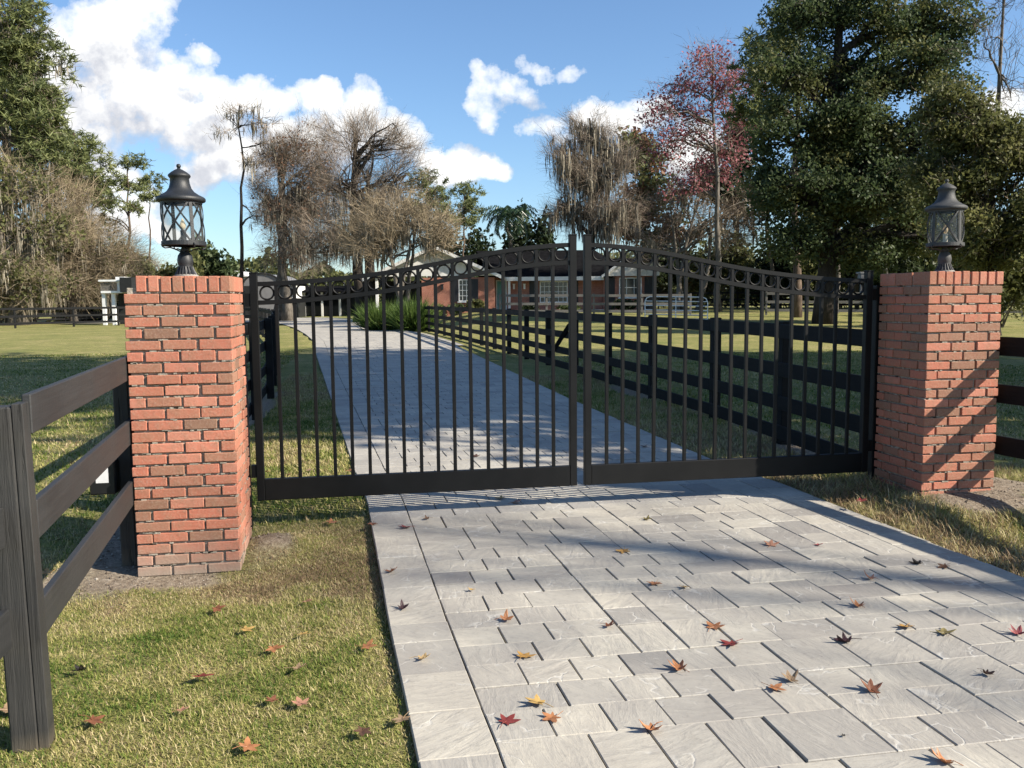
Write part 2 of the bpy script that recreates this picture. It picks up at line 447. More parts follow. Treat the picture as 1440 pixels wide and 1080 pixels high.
def mk_housebrick():
    m, nt, out = new_mat('house_brick'); t = NT(nt)
    b = t.n('ShaderNodeTexBrick'); tc = t.objco()
    mp = t.n('ShaderNodeMapping'); t.l(tc, mp.inputs['Vector']); mp.inputs['Rotation'].default_value = (math.pi/2, 0, 0)
    t.l(mp.outputs[0], b.inputs['Vector']); b.inputs['Scale'].default_value = 4.2
    b.inputs['Color1'].default_value = (.31, .115, .078, 1); b.inputs['Color2'].default_value = (.38, .155, .105, 1); b.inputs['Mortar'].default_value = (.45, .36, .29, 1)
    b.inputs['Mortar Size'].default_value = .012
    n = t.noise(tc, 3, 4)
    t.principled(out, t.mix(t.ramp(n, [(.4, .35), (.6, 0.0)]), b.outputs['Color'], (.24, .10, .07)), .9, None, .2)
    return m
M['housebrick'] = mk_housebrick()
M['blade'] = mk_grass('grass_blade', [(0, (.06, .11, .016)), (.22, (.15, .20, .035)), (.45, (.30, .28, .092)), (.66, (.455, .39, .185)), (.80, (.54, .455, .27)), (.9, (.36, .27, .15)), (1, (.24, .17, .10))])
M['leaf_green'] = m_foliage('evergreen_leaves', (.034, .054, .024), (.066, .092, .038), (.12, .15, .06), .42)
M['leaf_oak'] = m_foliage('olive_leaves', (.055, .064, .024), (.112, .122, .044), (.185, .185, .07), .42)
M['leaf_dark'] = m_foliage('dark_leaves', (.008, .015, .006), (.020, .033, .012), (.045, .062, .022))
M['needle'] = m_foliage('pine_needles', (.068, .085, .034), (.15, .175, .066), (.25, .265, .11))
M['moss'] = m_foliage('spanish_moss', (.12, .105, .08), (.24, .215, .165), (.37, .335, .265), .2, .9, .05)
M['twig'] = m_foliage('bare_twigs', (.10, .079, .06), (.20, .16, .123), (.32, .262, .205), .0, .9, .05)
M['twig_tan'] = m_foliage('tan_twigs', (.13, .102, .068), (.255, .205, .138), (.38, .315, .215), .0, .9, .05)
M['russet'] = m_foliage('russet_leaves', (.10, .05, .03), (.21, .11, .065), (.32, .19, .12))
M['maple'] = m_foliage('red_maple_leaves', (.17, .045, .055), (.32, .105, .12), (.48, .22, .24), .35)
M['palm'] = m_foliage('palm_leaves', (.012, .030, .012), (.030, .062, .024), (.07, .11, .05), .2, .35, .5)
M['tallgrass'] = m_foliage('tall_green_blades', (.035, .07, .012), (.085, .14, .028), (.16, .22, .06), .35)
M['bark'] = m_bark('grey_bark', (.06, .052, .043), (.18, .16, .135))
M['bark_pine'] = m_bark('pine_bark', (.05, .036, .027), (.15, .11, .082))
M['bark_dark'] = m_bark('dark_bark', (.016, .013, .011), (.05, .042, .035))
LEAFCOL = {'red': (.30, .035, .025), 'dark': (.075, .02, .016), 'maroon': (.055, .015, .02), 'orange': (.50, .19, .05), 'salmon': (.52, .24, .13),
           'yellow': (.58, .36, .07), 'gold': (.55, .29, .03), 'tan': (.42, .27, .13), 'rust': (.30, .10, .035), 'olive': (.30, .24, .07), 'pink': (.40, .07, .07), 'brown': (.14, .065, .03), 'black': (.018, .014, .012), 'pale': (.62, .42, .16)}
for k, c in LEAFCOL.items():
    m, nt, out = new_mat('leaf_'+k); t = NT(nt); n = t.noise(t.objco(), 1.6, 5)
    g_ = sum(c)/3; c = tuple(.78*x+.22*g_*.8 for x in c)
    cc = t.ramp(n, [(.34, (c[0]*.35, c[1]*.28, c[2]*.3)), (.45, tuple(x*.8 for x in c)), (.6, c), (.75, tuple(min(1, x*1.25+.02) for x in c))])
    b = t.n('ShaderNodeBsdfPrincipled'); t.l(cc, b.inputs['Base Color']); b.inputs['Roughness'].default_value = .5
    tr = t.n('ShaderNodeBsdfTranslucent'); t.l(cc, tr.inputs['Color'])
    mx = t.n('ShaderNodeMixShader'); mx.inputs[0].default_value = .25
    t.l(b.outputs[0], mx.inputs[1]); t.l(tr.outputs[0], mx.inputs[2]); t.l(mx.outputs[0], out.inputs['Surface'])
    M['L'+k] = m
M['grit'] = mk_grass('soil_grit', [(0, (.10, .075, .055)), (.6, (.26, .21, .16)), (1, (.5, .46, .40))])
# ================================================================== ground
def axis(lo, hi, dlo, dhi, step):
    a = list(np.arange(dlo, dhi+1e-6, step)); s = step; x = dhi
    while x < hi: s *= 1.16; x += s; a.append(min(x, hi))
    s = step; x = dlo
    while x > lo: s *= 1.16; x -= s; a.insert(0, max(x, lo))
    return np.array(a)
gx, gy = axis(-700, 700, -4, 9, .09), axis(-60, 1400, -4.5, 4, .09)
GX, GY = np.meshgrid(gx, gy)
GZ = terrain(GX, GY)
ind = (GX > XL(GY)+.03) & (GX < XR(GY)-.03) & (GY < 64)
near = GY < 40
GZ = np.where(ind, np.where(near, .015, .03), GZ)
n0, n1 = GX.shape
V = np.stack([GX.ravel(), GY.ravel(), GZ.ravel()], 1)
ii = np.arange(n0*n1).reshape(n0, n1)
F = np.stack([ii[:-1, :-1], ii[:-1, 1:], ii[1:, 1:], ii[1:, :-1]], -1).reshape(-1, 4)
ground = mesh_np('ground', V, F, M['ground'], soil_mask(GX, GY).ravel(), smooth=True)
tag(ground, 'mown winter lawn with worn straw patches', kind='structure')

# ================================================================== driveway of slate-textured pavers
def driveway():
    V, F3, A = [], [], []
    rows_end = 40.0; y0 = -7.0
    rng = random.Random(3)
    def stone(u0, u1, v0, v1, W):
        g = .0034; gv = .0016; b = .003
        dz = rng.gauss(0, .0016); tx, ty = rng.gauss(0, .003), rng.gauss(0, .003)
        jit = [rng.gauss(0, .0012) for _ in range(8)]
        def P(u, v, z):
            yy = v; xl, xr = float(XL(yy)), float(XR(yy))
            return (xl+(xr-xl)*u/W, yy, z + (u-(u0+u1)/2)*tx + (v-(v0+v1)/2)*ty)
        c = [(u0+g+jit[0], v0+gv+jit[1]), (u1-g+jit[2], v0+gv+jit[3]), (u1-g+jit[4], v1-gv+jit[5]), (u0+g+jit[6], v1-gv+jit[7])]
        cx, cy = (u0+u1)/2, (v0+v1)/2
        o = len(V)
        for z, s in ((.055, 0), (DRIVE_Z-.003+dz, 0), (DRIVE_Z+dz, b)):
            for (a, d) in c:
                V.append(P(a+(s if a < cx else -s), d+(s if d < cy else -s), z))
        a = rng.random(); A.extend([a]*12)
        for i in range(4):
            j = (i+1) % 4
            F3.append((o+i, o+j, o+4+j, o+4+i)); F3.append((o+4+i, o+4+j, o+8+j, o+8+i))
        F3.append((o+8, o+9, o+10, o+11))
    W = 3.4; bw = .275
    for side in (0, 1):                     # border course
        v = y0
        while v < rows_end:
            l = rng.choice([.232, .232, .31, .345])
            stone(0 if side == 0 else W-bw, bw if side == 0 else W, v, v+l, W); v += l
    n = 26; cu = (W-2*bw)/n; cv = .109
    seams = set(); top = [0]*n; nmax = int((rows_end-y0)/cv)
    while True:
        m = min(top)
        if m >= nmax: break
        i = top.index(m); r = 1
        while i+r < n and top[i+r] == m: r += 1
        ws = [w for w in (2, 3) if w <= r and r-w != 1] or [r]
        fresh = [w for w in ws if (m, i+w) not in seams or w == r]
        w = rng.choice(fresh or ws); l = rng.choice([2, 2, 2, 2, 3] if w == 3 else [2, 2, 2, 3, 3])
        if w == 3 and rng.random() < .12: l = 3
        lev = [q for q in (2, 3) if (i > 0 and top[i-1] == m+q) or (i+w < n and top[i+w] == m+q)]
        if lev and rng.random() < .8: l = rng.choice(lev)
        elif r > w and rng.random() < .6: l = 2
        stone_at = (bw+i*cu, bw+(i+w)*cu, y0+m*cv, y0+(m+l)*cv)
        stone(*stone_at, W); seams.add((m+l, i)); seams.add((m+l, i+w))
        for k in range(w): top[i+k] += l
    d = mesh_np('driveway', np.array(V), np.array(F3), [M['paver']], np.array(A))
    tag(d, 'grey slate-textured paver driveway', kind='structure')
    # sand bed showing in the joints
    ys = list(np.arange(y0, 42, 1.0)); b = MB()
    for a, c in zip(ys[:-1], ys[1:]):
        b.add([(XL(a)+.012, a, .082), (XR(a)-.012, a, .082), (XR(c)-.012, c, .082), (XL(c)+.012, c, .082)], [(0, 1, 2, 3)])
    tag(b.build('driveway_bed', M['joint']), kind='structure')
    # far stretch that bends away to the left
    b = MB(); ys = list(np.arange(40, 64.1, 1.5)); rr = random.Random(5)
    for a, c in zip(ys[:-1], ys[1:]):
        for k in range(8):
            b.var = .35+.5*rr.random()
            def X(y, k): return XL(y)+(XR(y)-XL(y))*k/8
            b.add([(X(a, k), a, .1), (X(a, k+1), a, .1), (X(c, k+1), c, .1), (X(c, k), c, .1)], [(0, 1, 2, 3)])
    L = [(-5.3, 63.9), (-9, 66.5), (-15, 68), (-26, 69)]; Rr = [(1.27, 63.9), (.9, 74), (-2, 82), (-26, 84)]
    for i in range(3):
        b.var = .6; b.add([(*L[i], .1), (*Rr[i], .1), (*Rr[i+1], .1), (*L[i+1], .1)], [(0, 1, 2, 3)])
    tag(b.build('driveway_bend', M['paver']), kind='structure')
    # pale kerb strip along the right edge where the drive bends
    b = MB(); ys = list(np.arange(24, 60, 1.5))
    for a, c in zip(ys[:-1], ys[1:]):
        b.add([(XR(a), a, .13), (XR(a)+.22, a, .13), (XR(c)+.22, c, .13), (XR(c), c, .13), (XR(a), a, .05), (XR(c), c, .05)], [(0, 1, 2, 3), (4, 0, 3, 5)])
    b.var = .9
    tag(b.build('driveway_kerb', M['paver']), kind='structure')
driveway()

# ================================================================== brick pillars
HC = .0684; BL, BT = .2032, .0128
def pillar(x0, y0, ztop, nc, label, missing, seed):
    rng = random.Random(seed); W = 3*BL-BT
    t = thing('brick_pillar', label, 'pillar', (x0+W/2, y0+W/2, ztop-25*HC))
    b = MB()
    X, Y, Z = np.eye(3)
    def brick(cx, cy, cz, hx, hy, hz):
        b.var = min(1, max(0, rng.gauss(.55, .28)))
        j = lambda s: rng.gauss(0, s)
        tw = j(.006); ax = np.array([math.cos(tw), math.sin(tw), j(.006)]); ay = np.array([-math.sin(tw), math.cos(tw), 0])
        b.obox((cx+j(.0022), cy+j(.0022), cz+j(.001)), ax, ay, Z, (hx+j(.0012), hy+j(.0012), hz+j(.0009)), .0035)
    hl, hd, hh = (BL-BT)/2, (BL/2-BT)/2, (HC-BT)/2
    for c in range(nc):
        z = ztop-c*HC-HC/2
        A = c % 2 == 0
        for s in (0, 1):
            e = hd if s == 0 else W-hd            # across
            for i in range(3):
                p = hl+i*BL
                if A: brick(x0+p, y0+e, z, hl, hd, hh)
                else: brick(x0+e, y0+p, z, hd, hl, hh)
            for i in range(2):
                p = BL/2+hl+i*BL
                if A: brick(x0+e, y0+p, z, hd, hl, hh)
                else: brick(x0+p, y0+e, z, hl, hd, hh)
    b.build('brickwork', M['brick'], t)
    m = MB(); r = .016
    m.box((x0+r, y0+r, ztop-nc*HC-.1), (x0+W-r, y0+W-r, ztop+.03))
    # ragged mortar squeezed out along the joints
    for k in range(int(nc*20)):
        c = rng.randrange(nc); z = ztop-c*HC+rng.gauss(0, .002); u = rng.uniform(.02, W-.02); s = rng.randrange(3)
        q = .004+.010*rng.random(); h = rng.uniform(.002, .0055)
        pos = [(x0+u, y0+.010, z), (x0+W-.010, y0+u, z), (x0+.010, y0+u, z)][s]
        hx = (q*2, .008, h) if s == 0 else (.008, q*2, h)
        m.obox(pos, X, Y, Z, hx)
    m.build('mortar_core', M['mortar'], t)
    # rowlock cap: bricks on edge, three rows deep
    cp = MB(); cp_b = b; b = cp
    pitch = W/9+.0015; ch = .0935
    def capb(cx, cy):
        b.var = min(1, max(0, rng.gauss(.66, .18)))
        b.obox((cx+rng.gauss(0, .0015), cy+rng.gauss(0, .002), ztop+.004+ch/2+rng.gauss(0, .0015)), X, Y, Z, (pitch/2-.0055, (BL-BT)/2, ch/2), .004)
    for r_ in range(3):
        for i in range(9):
            if missing and i == 0: continue
            capb(x0-.004+pitch*(i+.5), y0-.004+BL*(r_+.5)-BT/2+.002)
    cp.build('cap', M['brick'], t)
    mb = MB(); mb.box((x0+.012+(pitch if missing else 0), y0+.012, ztop-.002), (x0+W-.012, y0+W-.012, ztop+ch*.86)); mb.build('cap_mortar', M['mortar'], t)
    return t
pillar(0, 0, 25*HC, 25, 'left brick gate pillar with a missing corner brick in its cap course', True, 4)
pillar(5.382, .229, 1.726, 25, 'right brick gate pillar with diagonal fence shadows across its front', False, 9)

# ================================================================== lanterns
def lantern(cx, cy, z0, label, mat, lean, seed, rotz):
    t = thing('post_lantern', label, 'lantern', (cx, cy, z0))
    C = np.array([cx, cy, z0])
    def tr(p):
        p = np.asarray(p, float); return C+np.array([p[0]+lean*p[2], p[1], p[2]])
    def skew(b):
        b.v = [tuple(C+np.array([(p[0]-cx)+lean*(p[2]-z0), p[1]-cy, p[2]-z0])) for p in b.v]
    b = MB(); b.smooth = True
    b.lathe([(.072, 0), (.074, .012), (.060, .020)], C, 20); skew(b); b.build('base_plate', M['lantern_base'], t)
    b = MB()
    for k in range(18):                                 # fluted foot
        g = 2*math.pi*k/18
        b.tube([C+np.array([.062*math.cos(g), .062*math.sin(g), .016]), C+np.array([.047*math.cos(g), .047*math.sin(g), .045]), C+np.array([.040*math.cos(g), .040*math.sin(g), .066])], .0055, 5)
    b.smooth = True
    b.lathe([(.060, .018), (.046, .045), (.040, .06), (.046, .085), (.048, .105), (.042, .135), (.028, .155), (.022, .165), (.026, .172), (.018, .182), (.015, .215)], C, 20)
    skew(b); b.build('pedestal', mat, t)
    b = MB()
    for k in range(4):                                  # scroll arms under the cage
        g = rotz+2*math.pi*k/4
        d = np.array([math.cos(g), math.sin(g), 0])
        pts = [C+d*r+np.array([0, 0, z]) for r, z in ((.015, .168), (.03, .160), (.055, .172), (.09, .182), (.122, .178), (.138, .186), (.143, .198), (.134, .207), (.112, .206))]
        b.tube(pts, .0042, 6)
    b.smooth = False; skew(b); b.build('scroll_arm', mat, t)
    R0, R1, zb, zt = .122, .117, .215, .462
    b = MB(); b.smooth = False
    b.lathe([(R0+.007, zb-.022), (R0+.010, zb-.018), (R0+.010, zb+.006), (R0+.002, zb+.008), (R0-.012, zb+.008), (R0-.012, zb-.022)], C, 36); 
    b.lathe([(.02, zb-.020), (R0-.01, zb-.020), (R0-.01, zb-.014), (.02, zb-.014)], C, 24)
    b.lathe([(R1+.006, zt-.012), (R1+.008, zt), (R1-.006, zt), (R1-.006, zt-.012)], C, 36)
    def cyl(g, z): 
        r = R0+(R1-R0)*(z-zb)/(zt-zb)
        return C+np.array([r*math.cos(g), r*math.sin(g), z])
    def strap(g0, za, g1, zc, w):
        n = 10; vs, fs = [], []
        for i in range(n+1):
            f = i/n; g = g0+(g1-g0)*f; z = za+(zc-za)*f
            dg, dz = (g1-g0)*R0, zc-za; L = math.hypot(dg, dz); ng, nz = -dz/L*w/R0, dg/L*w
            for s, rr in ((-1, .002), (1, .002), (1, .007), (-1, .007)):
                q = cyl(g+s*ng, z+s*nz); dd = np.array([math.cos(g), math.sin(g), 0]); vs.append(q+dd*rr)
        for i in range(n):
            for k in range(4):
                fs.append((i*4+k, i*4+(k+1) % 4, i*4+4+(k+1) % 4, i*4+4+k))
        b.add(vs, fs)
    for k in range(4):
        g = rotz+2*math.pi*k/4
        strap(g, zb, g, zt, .011)
        ga, gb = g+.10, g+math.pi/2-.10
        strap(ga, zb, gb, zt, .0055); strap(gb, zb, ga, zt, .0055)
    skew(b); b.build('cage', mat, t)
    b = MB(); b.smooth = True; b.lathe([(R0-.003, zb), (R1-.003, zt)], C, 36, cap=False); skew(b); b.build('glass', M['glass'], t)
    b = MB(); b.smooth = True
    b.lathe([(.118, zt-.004), (.140, zt+.002), (.145, zt+.008), (.145, zt+.022), (.136, zt+.030), (.108, zt+.044), (.082, zt+.062), (.066, zt+.085), (.058, zt+.115),
             (.056, zt+.142), (.063, zt+.150), (.067, zt+.158), (.064, zt+.166), (.045, zt+.182), (.022, zt+.196), (.012, zt+.200), (.009, zt+.206)], C, 32)
    skew(b); rf = b.build('roof', mat, t)
    b = MB(); b.smooth = True
    b.lathe([(.001, zt+.204), (.010, zt+.207), (.0145, zt+.218), (.010, zt+.229), (.001, zt+.232)], C, 14); skew(b); b.build('finial', mat, rf)
    b = MB(); b.lathe([(.017, zb-.014), (.017, zb+.075), (.006, zb+.078)], C, 12); skew(b); b.build('candle_sleeve', M['candle'] if seed else M['lantern'], t)
    b = MB(); b.smooth = True; b.lathe([(.006, zb+.076), (.017, zb+.092), (.019, zb+.108), (.010, zb+.132), (.001, zb+.150)], C, 14); skew(b); b.build('bulb', M['bulb'], t)
    return t
lantern(.300, .30, 25*HC+.0965, 'black caged lantern with crossed straps standing on the left brick pillar against the sky', M['lantern'], -.025, 0, .62)
lantern(5.700, .50, 1.726+.0965, 'grey weathered caged lantern on the right brick pillar in front of dark trees', M['lantern_grey'], -.01, 1, .25)

# ================================================================== iron gate leaves
GY0 = .85
def arch(s):                    # s: 0 at the hinge, 1 at the meeting stile -> height of the upper bar's top edge
    xs = [0, .12, .25, .36, .45, .55, .65, .75, .85, .94, 1.0]
    zs = [1.787, 1.797, 1.822, 1.850, 1.880, 1.923, 1.968, 2.012, 2.043, 2.060, 2.064]
    i = np.interp(s, xs, zs)
    return float(.5*i+.25*np.interp(min(1, s+.05), xs, zs)+.25*np.interp(max(0, s-.05), xs, zs))
def gate_leaf(xh, xm, label, box):
    d = 1 if xm > xh else -1
    t = thing('gate_leaf', label, 'gate', (xh, GY0, .25), 'the two leaves of the iron driveway gate')
    L = abs(xm-xh); sw = .052; hw = sw/2
    P = lambda s, z, y=0: (xh+d*s, GY0+y, z)
    X, Y, Z = np.eye(3)
    for s, top in ((hw, 1.845), (L-hw, 2.115)):
        b = MB(); b.obox(P(s, (.255+top)/2), X, Y, Z, (hw, hw, (top-.255)/2), .003); st = b.build('stile', M['gate'], t)
        c = MB(); c.obox(P(s, top+.004), X, Y, Z, (hw+.002, hw+.002, .005), .002); c.build('stile_cap', M['gate'], st)
    b = MB(); b.obox(P(L/2, .255+.076), X, Y, Z, ((L-2*sw)/2, .024, .076), .004); b.build('bottom_rail', M['gate'], t)
    a, e = sw, L-sw; n = 40
    for off in (0, -.128):
        b = MB(); vs, fs = [], []
        for i in range(n+1):
            s = a+(e-a)*i/n; z = arch(s/L)+off
            for yy, zz in ((-.016, 0), (.016, 0), (.016, -.031), (-.016, -.031)): vs.append(P(s, z+zz, yy))
        for i in range(n):
            for k in range(4):
                q = (i*4+k, i*4+(k+1) % 4, i*4+4+(k+1) % 4, i*4+4+k); fs.append(q if d < 0 else q[::-1])
        b.add(vs, fs); b.build('arched_rail', M['gate'], t)
    npk = 17; gap = (e-a)/(npk+1)
    for i in range(npk):
        s = a+gap*(i+1); zt = arch(s/L)-.014; b = MB()
        b.obox(P(s, (.405+zt)/2), X, Y, Z, (.0122, .0122, (zt-.405)/2), .002); b.build('picket', M['gate'], t)
    for i in range(npk+1):
        s = a+gap*(i+.5); zc = arch(s/L)-.078; b = MB(); b.smooth = True
        sl = (arch((s+.02)/L)-arch((s-.02)/L))/.04
        r = .0455; ring = []
        for k in range(24):
            g = 2*math.pi*k/24; ring.append(P(s+r*math.cos(g), zc+r*math.sin(g)))
        b.tube(ring, .0076, 6, closed=True); b.build('ring', M['gate'], t)
    for z in (.42, 1.62):
        b = MB(); b.box((min(P(-.035, 0)[0], P(.0, 0)[0]), GY0-.02, z), (max(P(-.035, 0)[0], P(.0, 0)[0]), GY0+.02, z+.09)); b.build('hinge', M['gate'], t)
    return t
gate_leaf(.615, 2.935, 'left leaf of the arched black iron gate, hung on the left brick pillar', 0)
gate_leaf(5.325, 2.995, 'right leaf of the arched black iron gate, hung on the right brick pillar', 1)
# steel hinge posts behind the pillars
for x, lab in ((.545, 'black steel hinge post behind the left brick pillar carrying the gate'), (5.395, 'black steel hinge post behind the right brick pillar carrying the gate')):
    b = MB(); X, Y, Z = np.eye(3); b.obox((x, GY0+.02, .86), X, Y, Z, (.026, .03, .86), .004)
    b.obox((x, GY0+.02, 1.725), X, Y, Z, (.03, .034, .010), .004)
    tag(b.build('hinge_post', M['gate'], loc=(x, GY0+.02, 0)), lab, 'post')
b = MB(); X, Y, Z = np.eye(3)
b.obox((5.36, 1.05, 1.80), X, Y, Z, (.022, .022, .035), .006); b.obox((5.36, 1.05, 1.84), X, Y, Z, (.03, .03, .008), .003); b.obox((5.36, 1.05, 1.72), X, Y, Z, (.006, .006, .06)); b.obox((5.378, .98, 1.69), X, Y, Z, (.012, .08, .012))
tag(b.build('gate_sensor', M['lantern_base'], loc=(5.36, 1.05, 1.66)), 'small grey sensor box sticking up beside the right end of the gate', 'sensor')

# ================================================================== fences
X_, Y_, Z_ = np.eye(3)
def fence(label, pts, spacing, tops, board=.14, post=.115, ptop=None, mat='fence', pmat='post', side=1, zf=None, group=None, single=False, thick=.028, cat='fence', name='board_fence', face=False, sink=.25):
    pts = [np.array(p, float) for p in pts]; segs = []
    posts = [pts[0]]
    for p, q in zip(pts[:-1], pts[1:]):
        n = max(1, round(np.linalg.norm(q-p)/spacing))
        for i in range(1, n+1): posts.append(p+(q-p)*i/n)
    zfun = zf or (lambda x, y: 0.0)
    base = posts[0]
    t = thing(name, label, cat, (base[0], base[1], zfun(*base)), group)
    rng = random.Random(int(abs(base[0]*100+base[1]*10)))
    topz = ptop if ptop else tops[0]+.03
    for i, p in enumerate(posts):
        q = posts[min(i+1, len(posts)-1)]-posts[max(i-1, 0)]; q = q/np.linalg.norm(q)
        ax = np.array([q[0], q[1], 0]); ay = np.array([-q[1], q[0], 0]); z = zfun(*p)
        b = MB(); tw = rng.gauss(0, .01)
        Zl = Z_+(np.array([-.016, 0, 0]) if face and i else ax*tw*.3)
        b.obox((p[0], p[1], z+(topz-sink)/2), ax, ay, Zl, (post/2, post/2, (topz+sink)/2), .006)
        if face:
            o = -side*(post/2+thick/2+.002); sg = 1 if i == 0 else -1; b.obox((p[0]+ay[0]*o, p[1]+ay[1]*o, z+topz/2-.01), ax, ay, Zl, (post*.5-.002, thick/2+.003, topz/2+.02), .003)
        b.build('post', M[pmat], t)
    for k, zt in enumerate(tops):
        bb = None
        for p, q in zip(posts[:-1], posts[1:]):
            d = q-p; Ln = np.linalg.norm(d); d = d/Ln; z0, z1 = zfun(*p), zfun(*q)
            ax = np.array([d[0], d[1], (z1-z0)/Ln]); ay = np.array([-d[1], d[0], 0]); c = (p+q)/2
            b = bb if single and bb else MB(); bb = b
            off = -side*(post/2+thick/2+.001); j = rng.gauss(0, .004)
            b.obox((c[0]+ay[0]*off, c[1]+ay[1]*off, (z0+z1)/2+zt-board/2+j), ax/np.linalg.norm(ax), ay, Z_, (Ln/2-.002-(post/2 if face else 0), thick/2, board/2), .004 if not single else 0)
            if not single: b.build('rail', M[mat], t)
        if single: bb.build('rail', M[mat], t)
    return t
# left front fence, pillar to camera (boards on the driveway side)
tl = fence('weathered black board fence running from the left brick pillar toward the camera', [(-.105, .26), (.122, -2.17)], 2.6, [1.335, .955, .595], post=.088, ptop=1.30, side=-1, face=True, thick=.03, board=.142)
for zt in (1.335, .955, .595):
    b = MB(); b.obox((.115, -3.42, zt-.071), (-.01, 1, 0), (1, .01, 0), Z_, (1.2, .015, .071), .004); b.build('rail', M['fence'], tl)
tr_ = fence('black board fence running toward the camera from the right brick pillar', [(6.10, .55), (6.44, -1.9), (6.8, -4.3)], 2.45, [1.345, .985, .60], ptop=1.38, side=1, mat='fence_dark', pmat='fence_dark')
fence('black board fence along the left edge of the driveway behind the gate', [(.10, 1.3), (-.08, 9.3), (-.55, 16.3), (-1.6, 27), (-3.2, 38), (-6, 47)], 2.6, [1.36, 1.0, .62, .30], side=-1, mat='fence_dark', pmat='fence_dark')
fi = fence('long black four-board fence along the right edge of the driveway behind the gate', [(5.75, 1.15), (5.95, 5.3), (5.90, 12.5), (5.72, 22.3), (5.15, 36), (4.75, 41)], 2.45, [1.365, .955, .60, .28], side=-1, mat='fence_dark', pmat='fence_dark', board=.15)
b = MB(); p0 = np.array([5.78, 12.5, 1.12]); p1 = np.array([5.78, 14.2, .42]); dd = p1-p0
b.tube([p0, p1], .06, 4); b.build('brace', M['fence_dark'], fi)
# far paddock fence on the left, two runs
fence('black board fence across the far left paddock, front run', [(-34, 47), (-27.5, 52.5), (-20.9, 57.3), (-17.9, 59.4), (-13, 63), (-8, 66)], 3.9, [1.42, .92, .45], mat='fence_dark', pmat='fence_dark', single=True, board=.15, side=1)
fence('black board fence across the far left paddock, rear run nearer the trees', [(-36, 60), (-26, 66), (-22, 71), (-19.5, 79), (-18.5, 88)], 3.2, [1.40, .95, .5], mat='fence_dark', pmat='fence_dark', single=True, board=.15, side=1)
tz = lambda x, y: float(.8*sstep(22, 58, y)*sstep(5, 10, x))
fence('weathered grey board fence in front of the brick house', [(10.3, 49), (21.6, 45.5)], 2.8, [1.32, .80, .35], mat='fence_grey', pmat='fence_grey', single=True, zf=tz, board=.16, side=1)
fence('weathered grey board fence to the right of the white pipe gate', [(25.6, 43.5), (36, 39.5), (44, 36)], 2.8, [1.45, .95, .45], mat='fence_grey', pmat='fence_grey', single=True, zf=tz, board=.16, side=1)
fence('dark board fence at the far edge of the right lawn under the trees', [(24, 58), (40, 51), (56, 43)], 3, [1.3, .8, .4], mat='fence_dark', pmat='fence_dark', single=True, zf=tz, board=.15, side=1)
# white pipe gate
def pipe_gate():
    p0, p1 = at_depth(907, 445, 48), at_depth(995, 445, 46.5)
    p0[2] = tz(p0[0], p0[1])+.1; p1[2] = tz(p1[0], p1[1])+.1
    t = thing('pipe_gate', 'white tubular pipe gate in the grey fence beside the brick house', 'gate', p0)
    d = p1-p0; L = np.linalg.norm(d); d = d/L
    P = lambda s, z: p0+d*s+np.array([0, 0, z])
    H = 1.24; b = MB(); r = .028; c = .28
    fr = [P(0, .05), P(0, H-c), P(c*.3, H-c*.3), P(c, H), P(L-c, H), P(L-c*.3, H-c*.3), P(L, H-c), P(L, .05)]
    b.tube(fr, r, 8); b.tube([P(0, .06), P(L, .06)], r, 8); b.build('frame', M['pipe'], t)
    for z in (.28, .52, .76, 1.0):
        b = MB(); b.tube([P(.02, z), P(L-.02, z)], r*.85, 8); b.build('bar', M['pipe'], t)
    b = MB(); b.tube([P(L/2, .06), P(L/2, H)], r*.85, 8); b.build('brace', M['pipe'], t)
pipe_gate()
# control box with a white sticker on the left fence
cb = thing('control_box', 'small black control box with a white sticker hung on the fence beside the left pillar', 'control box', (-.17, .13, .5))
b = MB(); b.obox((-.20, .15, .60), X_, Y_, Z_, (.075, .05, .10), .008); b.obox((-.20, .15, .71), X_, Y_, Z_, (.06, .04, .012), .004); bd = b.build('housing', M['box'], cb)
b = MB(); b.obox((-.20, .0985, .625), X_, Y_, Z_, (.036, .0012, .052)); b.build('sticker', M['label'], cb)
